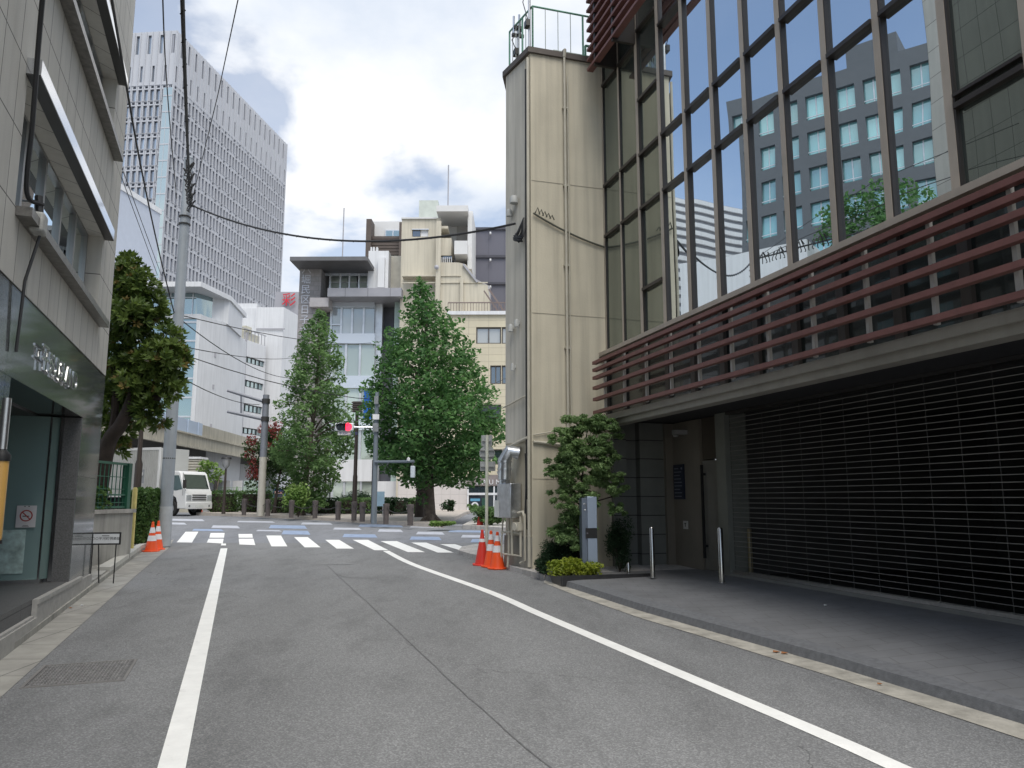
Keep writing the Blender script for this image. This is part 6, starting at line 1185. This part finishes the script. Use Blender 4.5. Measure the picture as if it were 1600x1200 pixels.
# hedge on the left
def hedge(name, label, cat, c, r, n, size, lm, core=True, group=None, kindn='foliage', asp=.6):
    t = thing(name, label, cat, loc=(c[0], c[1], c[2]-r[2]), group=group); loc = Vector((c[0], c[1], c[2]-r[2]))
    d_ = RNG.uniform(-1, 1, size=(n, 3)); m = np.abs(d_)**6; s = (m.sum(1))**(1/6); P = d_/s[:, None]*RNG.uniform(.86, 1.05, n)[:, None]
    P = P*(1+.05*np.sin(P[:, [1]]*9+P[:, [2]]*7+P[:, [0]]*5)); P = np.array(c)+P*np.array(r); P = P[P[:, 2] > c[2]-r[2]*.98]
    leaves(kindn, P, size, lm, t, loc, asp, .3)
    b = MB(); b.box(-r[0]*.72, r[0]*.72, -r[1]*.72, r[1]*.72, 0.01, 2*r[2]*.85); b.build('branches', M_bark2, t); return t
a = G(206, 858, .1); e = G(246, 858, .1); zt_ = D(225, 768, a.y).z
hedge('hedge', 'clipped green hedge between the yellow post and the utility pole', 'hedge', ((a.x+e.x)/2-.66, a.y+1.35, (a.z+zt_)/2+.05), ((e.x-a.x)/2-.06, .5, (zt_-a.z)/2), 9000, .07, LM_h)
hedge('hedge', 'hedge growing inside the green lattice fence', 'hedge', (PF.w((WL/2-.4, 1.1, 0)).x, PF.w((WL/2-.4, 1.1, 0)).y, PF.z+wc1+.17), (WL/2+.3, .4, .28), 3500, .08, LM_h)
rosettes('x', [], .1, .1, LM_h, None, (0, 0, 0)) if False else None
# far shrubs
def shrub(name, label, px, py, w, h, n, size, lm, dy=0, asp=.6, group=None):
    g = G(px, py, Z13); g = Vector((g.x*(1+dy/g.y), g.y+dy, gz(g.y+dy)+Z13)); s = g.y/FP; t = thing(name, label, 'shrub', loc=g, group=group); r = np.array((w*s/2, w*s/2*.7, h*s/2))
    cs = [(np.array(g)+np.array((random.uniform(-.55, .55)*r[0], random.uniform(-.5, .5)*r[1], r[2]*random.uniform(.5, 1.4))), r*random.uniform(.4, .6)) for _ in range(9)]
    P = np.concatenate([blob(c, q_, n//9, .3) for c, q_ in cs]); leaves('foliage', P, size, lm, t, g, asp); b = MB()
    for k in range(5): a = k*1.3; b.tube([(0, 0, 0), (r[0]*.4*cos(a), r[1]*.4*sin(a), r[2])], .02, 5)
    b.build('stem', M_bark2, t); return t
shrub('shrub', 'clipped low dome bush beside the far cone', 768, 822, 66, 30, 3000, .09, LM_s, .8)
shrub('shrub', 'tall white flecked bush at the foot of the slim tree', 466, 808, 46, 62, 2600, .12, LM_b); shrub('shrub', 'dark spiky palmetto bush beside the brown lamp', 548, 803, 70, 36, 1500, .22, LM_d, 1.5, .2); shrub('shrub', 'dark rounded shrub right of the information board', 610, 806, 18, 30, 800, .12, LM_d, .5)
shrub('shrub', 'grassy weeds at the foot of the large ginkgo', 690, 824, 45, 9, 700, .12, LM_b, .5); shrub('shrub', 'low bush left of the corner shop window', 700, 806, 24, 22, 700, .12, LM_d, 6)
shrub('shrub', 'low bush before the white base wall of the shop', 738, 810, 20, 12, 500, .12, LM_s, 8)
shrub('shrub', 'bush directly behind the truck nose', 330, 800, 30, 26, 900, .13, LM_h, 2)
for k, (x0, x1, dy) in enumerate(((325, 372, 4.5), (372, 425, 4.5), (425, 480, 3.2), (478, 530, 2.5), (530, 585, 2.2), (590, 640, 2.2), (640, 668, 2.2))):
    gA_, gB_ = G(x0, 806, Z13), G(x1, 806, Z13); m_ = (gA_+gB_)/2; hh_ = .34 if k > 1 else .5
    hedge('hedge', 'low clipped hedge on the island, '+['under the overpass behind the green mesh', 'behind the gantry pole', 'behind the flowered bush', 'under the slim tree', 'at the foot of the brown lamp', 'behind the information board', 'left of the large trunk'][k], 'hedge', (m_.x*(1+dy/m_.y), m_.y+dy, gz(m_.y+dy)+Z13+hh_), ((gB_.x-gA_.x)/2*1.07, .5, hh_), 1600, .10, LM_h if k < 2 else (LM_d if k % 2 else LM_s), group='low hedges on the island')
# corner planting on the right
g = pf.w((.55, .75, .1)); Y = g.y; dz = lambda x, y, dy=0: tuple(D(x, y, Y+dy))
cl = [(905, 665, 40, 22), (938, 672, 36, 14), (880, 682, 22, 14), (893, 705, 30, 16), (930, 702, 26, 16), (868, 722, 18, 14), (905, 728, 34, 14), (945, 728, 26, 16), (885, 748, 22, 12), (955, 748, 20, 12), (925, 752, 26, 14), (870, 775, 18, 12), (905, 775, 22, 14), (968, 770, 22, 12), (890, 800, 28, 14), (925, 790, 20, 12), (878, 825, 22, 16), (915, 655, 22, 10), (895, 845, 26, 16), (860, 738, 12, 8), (952, 658, 16, 7), (965, 795, 14, 14), (905, 690, 34, 20), (915, 738, 40, 22), (900, 760, 34, 20), (890, 815, 30, 24), (920, 715, 36, 20), (900, 838, 34, 22), (945, 705, 24, 16), (880, 730, 22, 16)]
s_ = Y/FP; C = []
for x, y, w, h in cl:
    for _ in range(8): C.append((tuple(np.array(dz(x+random.uniform(-.8, .8)*w, y+random.uniform(-.75, .75)*h, random.uniform(-.25, .25)))), (w*s_*.36, .14, h*s_*.36), w*h/500))
tree('podocarpus_tree', 'small layered evergreen tree in front of the cream building', tuple(g), [tuple(g), dz(912, 850), dz(908, 790), dz(912, 720), dz(918, 670)], [(dz(908, 790), dz(885, 772), .014), (dz(910, 760), dz(945, 745), .014), (dz(912, 720), dz(885, 708), .012), (dz(914, 700), dz(938, 682), .012), (dz(908, 790), dz(960, 775), .012), (dz(910, 830), dz(880, 810), .012)], C, LM_p, .070, 170, .032, M_bark2, aspect=.40, hollow=.1)
def gshrub(name, label, x, y, w, h, n, size, lm, asp, dy=0):
    n *= 3
    c = np.array(dz(x, y, dy)); t = thing(name, label, 'shrub', loc=(c[0], c[1], .40)); r = np.array((w*s_*.62, .24, h*s_*.58)); cs = [(c+r*RNG.uniform(-.6, .6, 3), r*.52) for _ in range(12)]
    leaves('foliage', np.concatenate([blob(a_, b_, n//12, .2) for a_, b_ in cs]), size, lm, t, (c[0], c[1], .40), asp); b = MB(); [b.tube([(0, 0, 0), (r[0]*.5*cos(k), .1*sin(k), c[2]-.4)], .008, 5) for k in range(5)]; b.build('stem', M_bark2, t)
gshrub('shrub', 'feathery dark green shrub at the foot of the small tree', 872, 862, 62, 50, 2600, .055, LM_d, .2, .15); gshrub('shrub', 'bright yellow green shrub at the front of the corner planting', 896, 887, 66, 24, 1100, .06, LM_y, .45, -.45); gshrub('shrub', 'dark shrub behind the intercom pillar', 968, 855, 34, 80, 1600, .05, LM_d, .3, .3)
gshrub('shrub', 'low dark ground shrub at the left of the corner planting', 850, 884, 26, 18, 500, .05, LM_d, .4, .05)
# litter
M_lf = mat('dry_leaf', (.30, .13, .05), .8)
for k, (x, y, m, lab) in enumerate(((1016, 958, M_wh, 'white paper scrap in the gutter nearest the forecourt'), (950, 937, M_wh, 'tiny pale scrap in the gutter towards the planter'), (1213, 1021, M_lf, 'left of two dry brown leaves in the gutter'), (1226, 1023, M_lf, 'right of two dry brown leaves in the gutter'), (850, 903, M_wh, 'white plastic scrap at the planter corner curb'))):
    g = G(x, y); b = MB(); s = .022; b.add([(-s*1.6, -s*.5, .008), (s*1.2, -s*.9, .014), (s*1.8, s*.6, .01), (-s, s*.8, .022), (0, 0, .002)], [(0, 1, 4), (1, 2, 4), (2, 3, 4), (3, 0, 4)]); tag(b.build('litter', m, loc=(g.x, g.y, g.z+.006)), lab, 'litter', 'scraps in the gutter')

# more scraps: dry leaves and grit lie along both kerbs
for k, (x, y, lab) in enumerate(((110, 952, 'dry leaf on the left gutter beside the doorstep'), (128, 948, 'pale scrap on the left gutter beside the doorstep'), (1375, 1072, 'dry leaf in the right gutter near the picture edge'), (1290, 947, 'pale fleck on the forecourt tiles before the shutter'))):
    g = G(x, y); zf = gz(g.y)+.012; 
    if x == 1290: u, dy, z = ray(x, y); tt = (H-.42)/(-z); g = Vector((u*tt, dy*tt, 0)); zf = .425
    b = MB(); s = .014; b.add([(-s*1.6, -s*.5, .004), (s*1.2, -s*.9, .010), (s*1.8, s*.6, .006), (-s, s*.8, .014), (0, 0, .0)], [(0, 1, 4), (1, 2, 4), (2, 3, 4), (3, 0, 4)]); tag(b.build('litter', M_lf if k in (0, 2) else M_wh, loc=(g.x, g.y, zf)), lab, 'litter', 'scraps in the gutter')
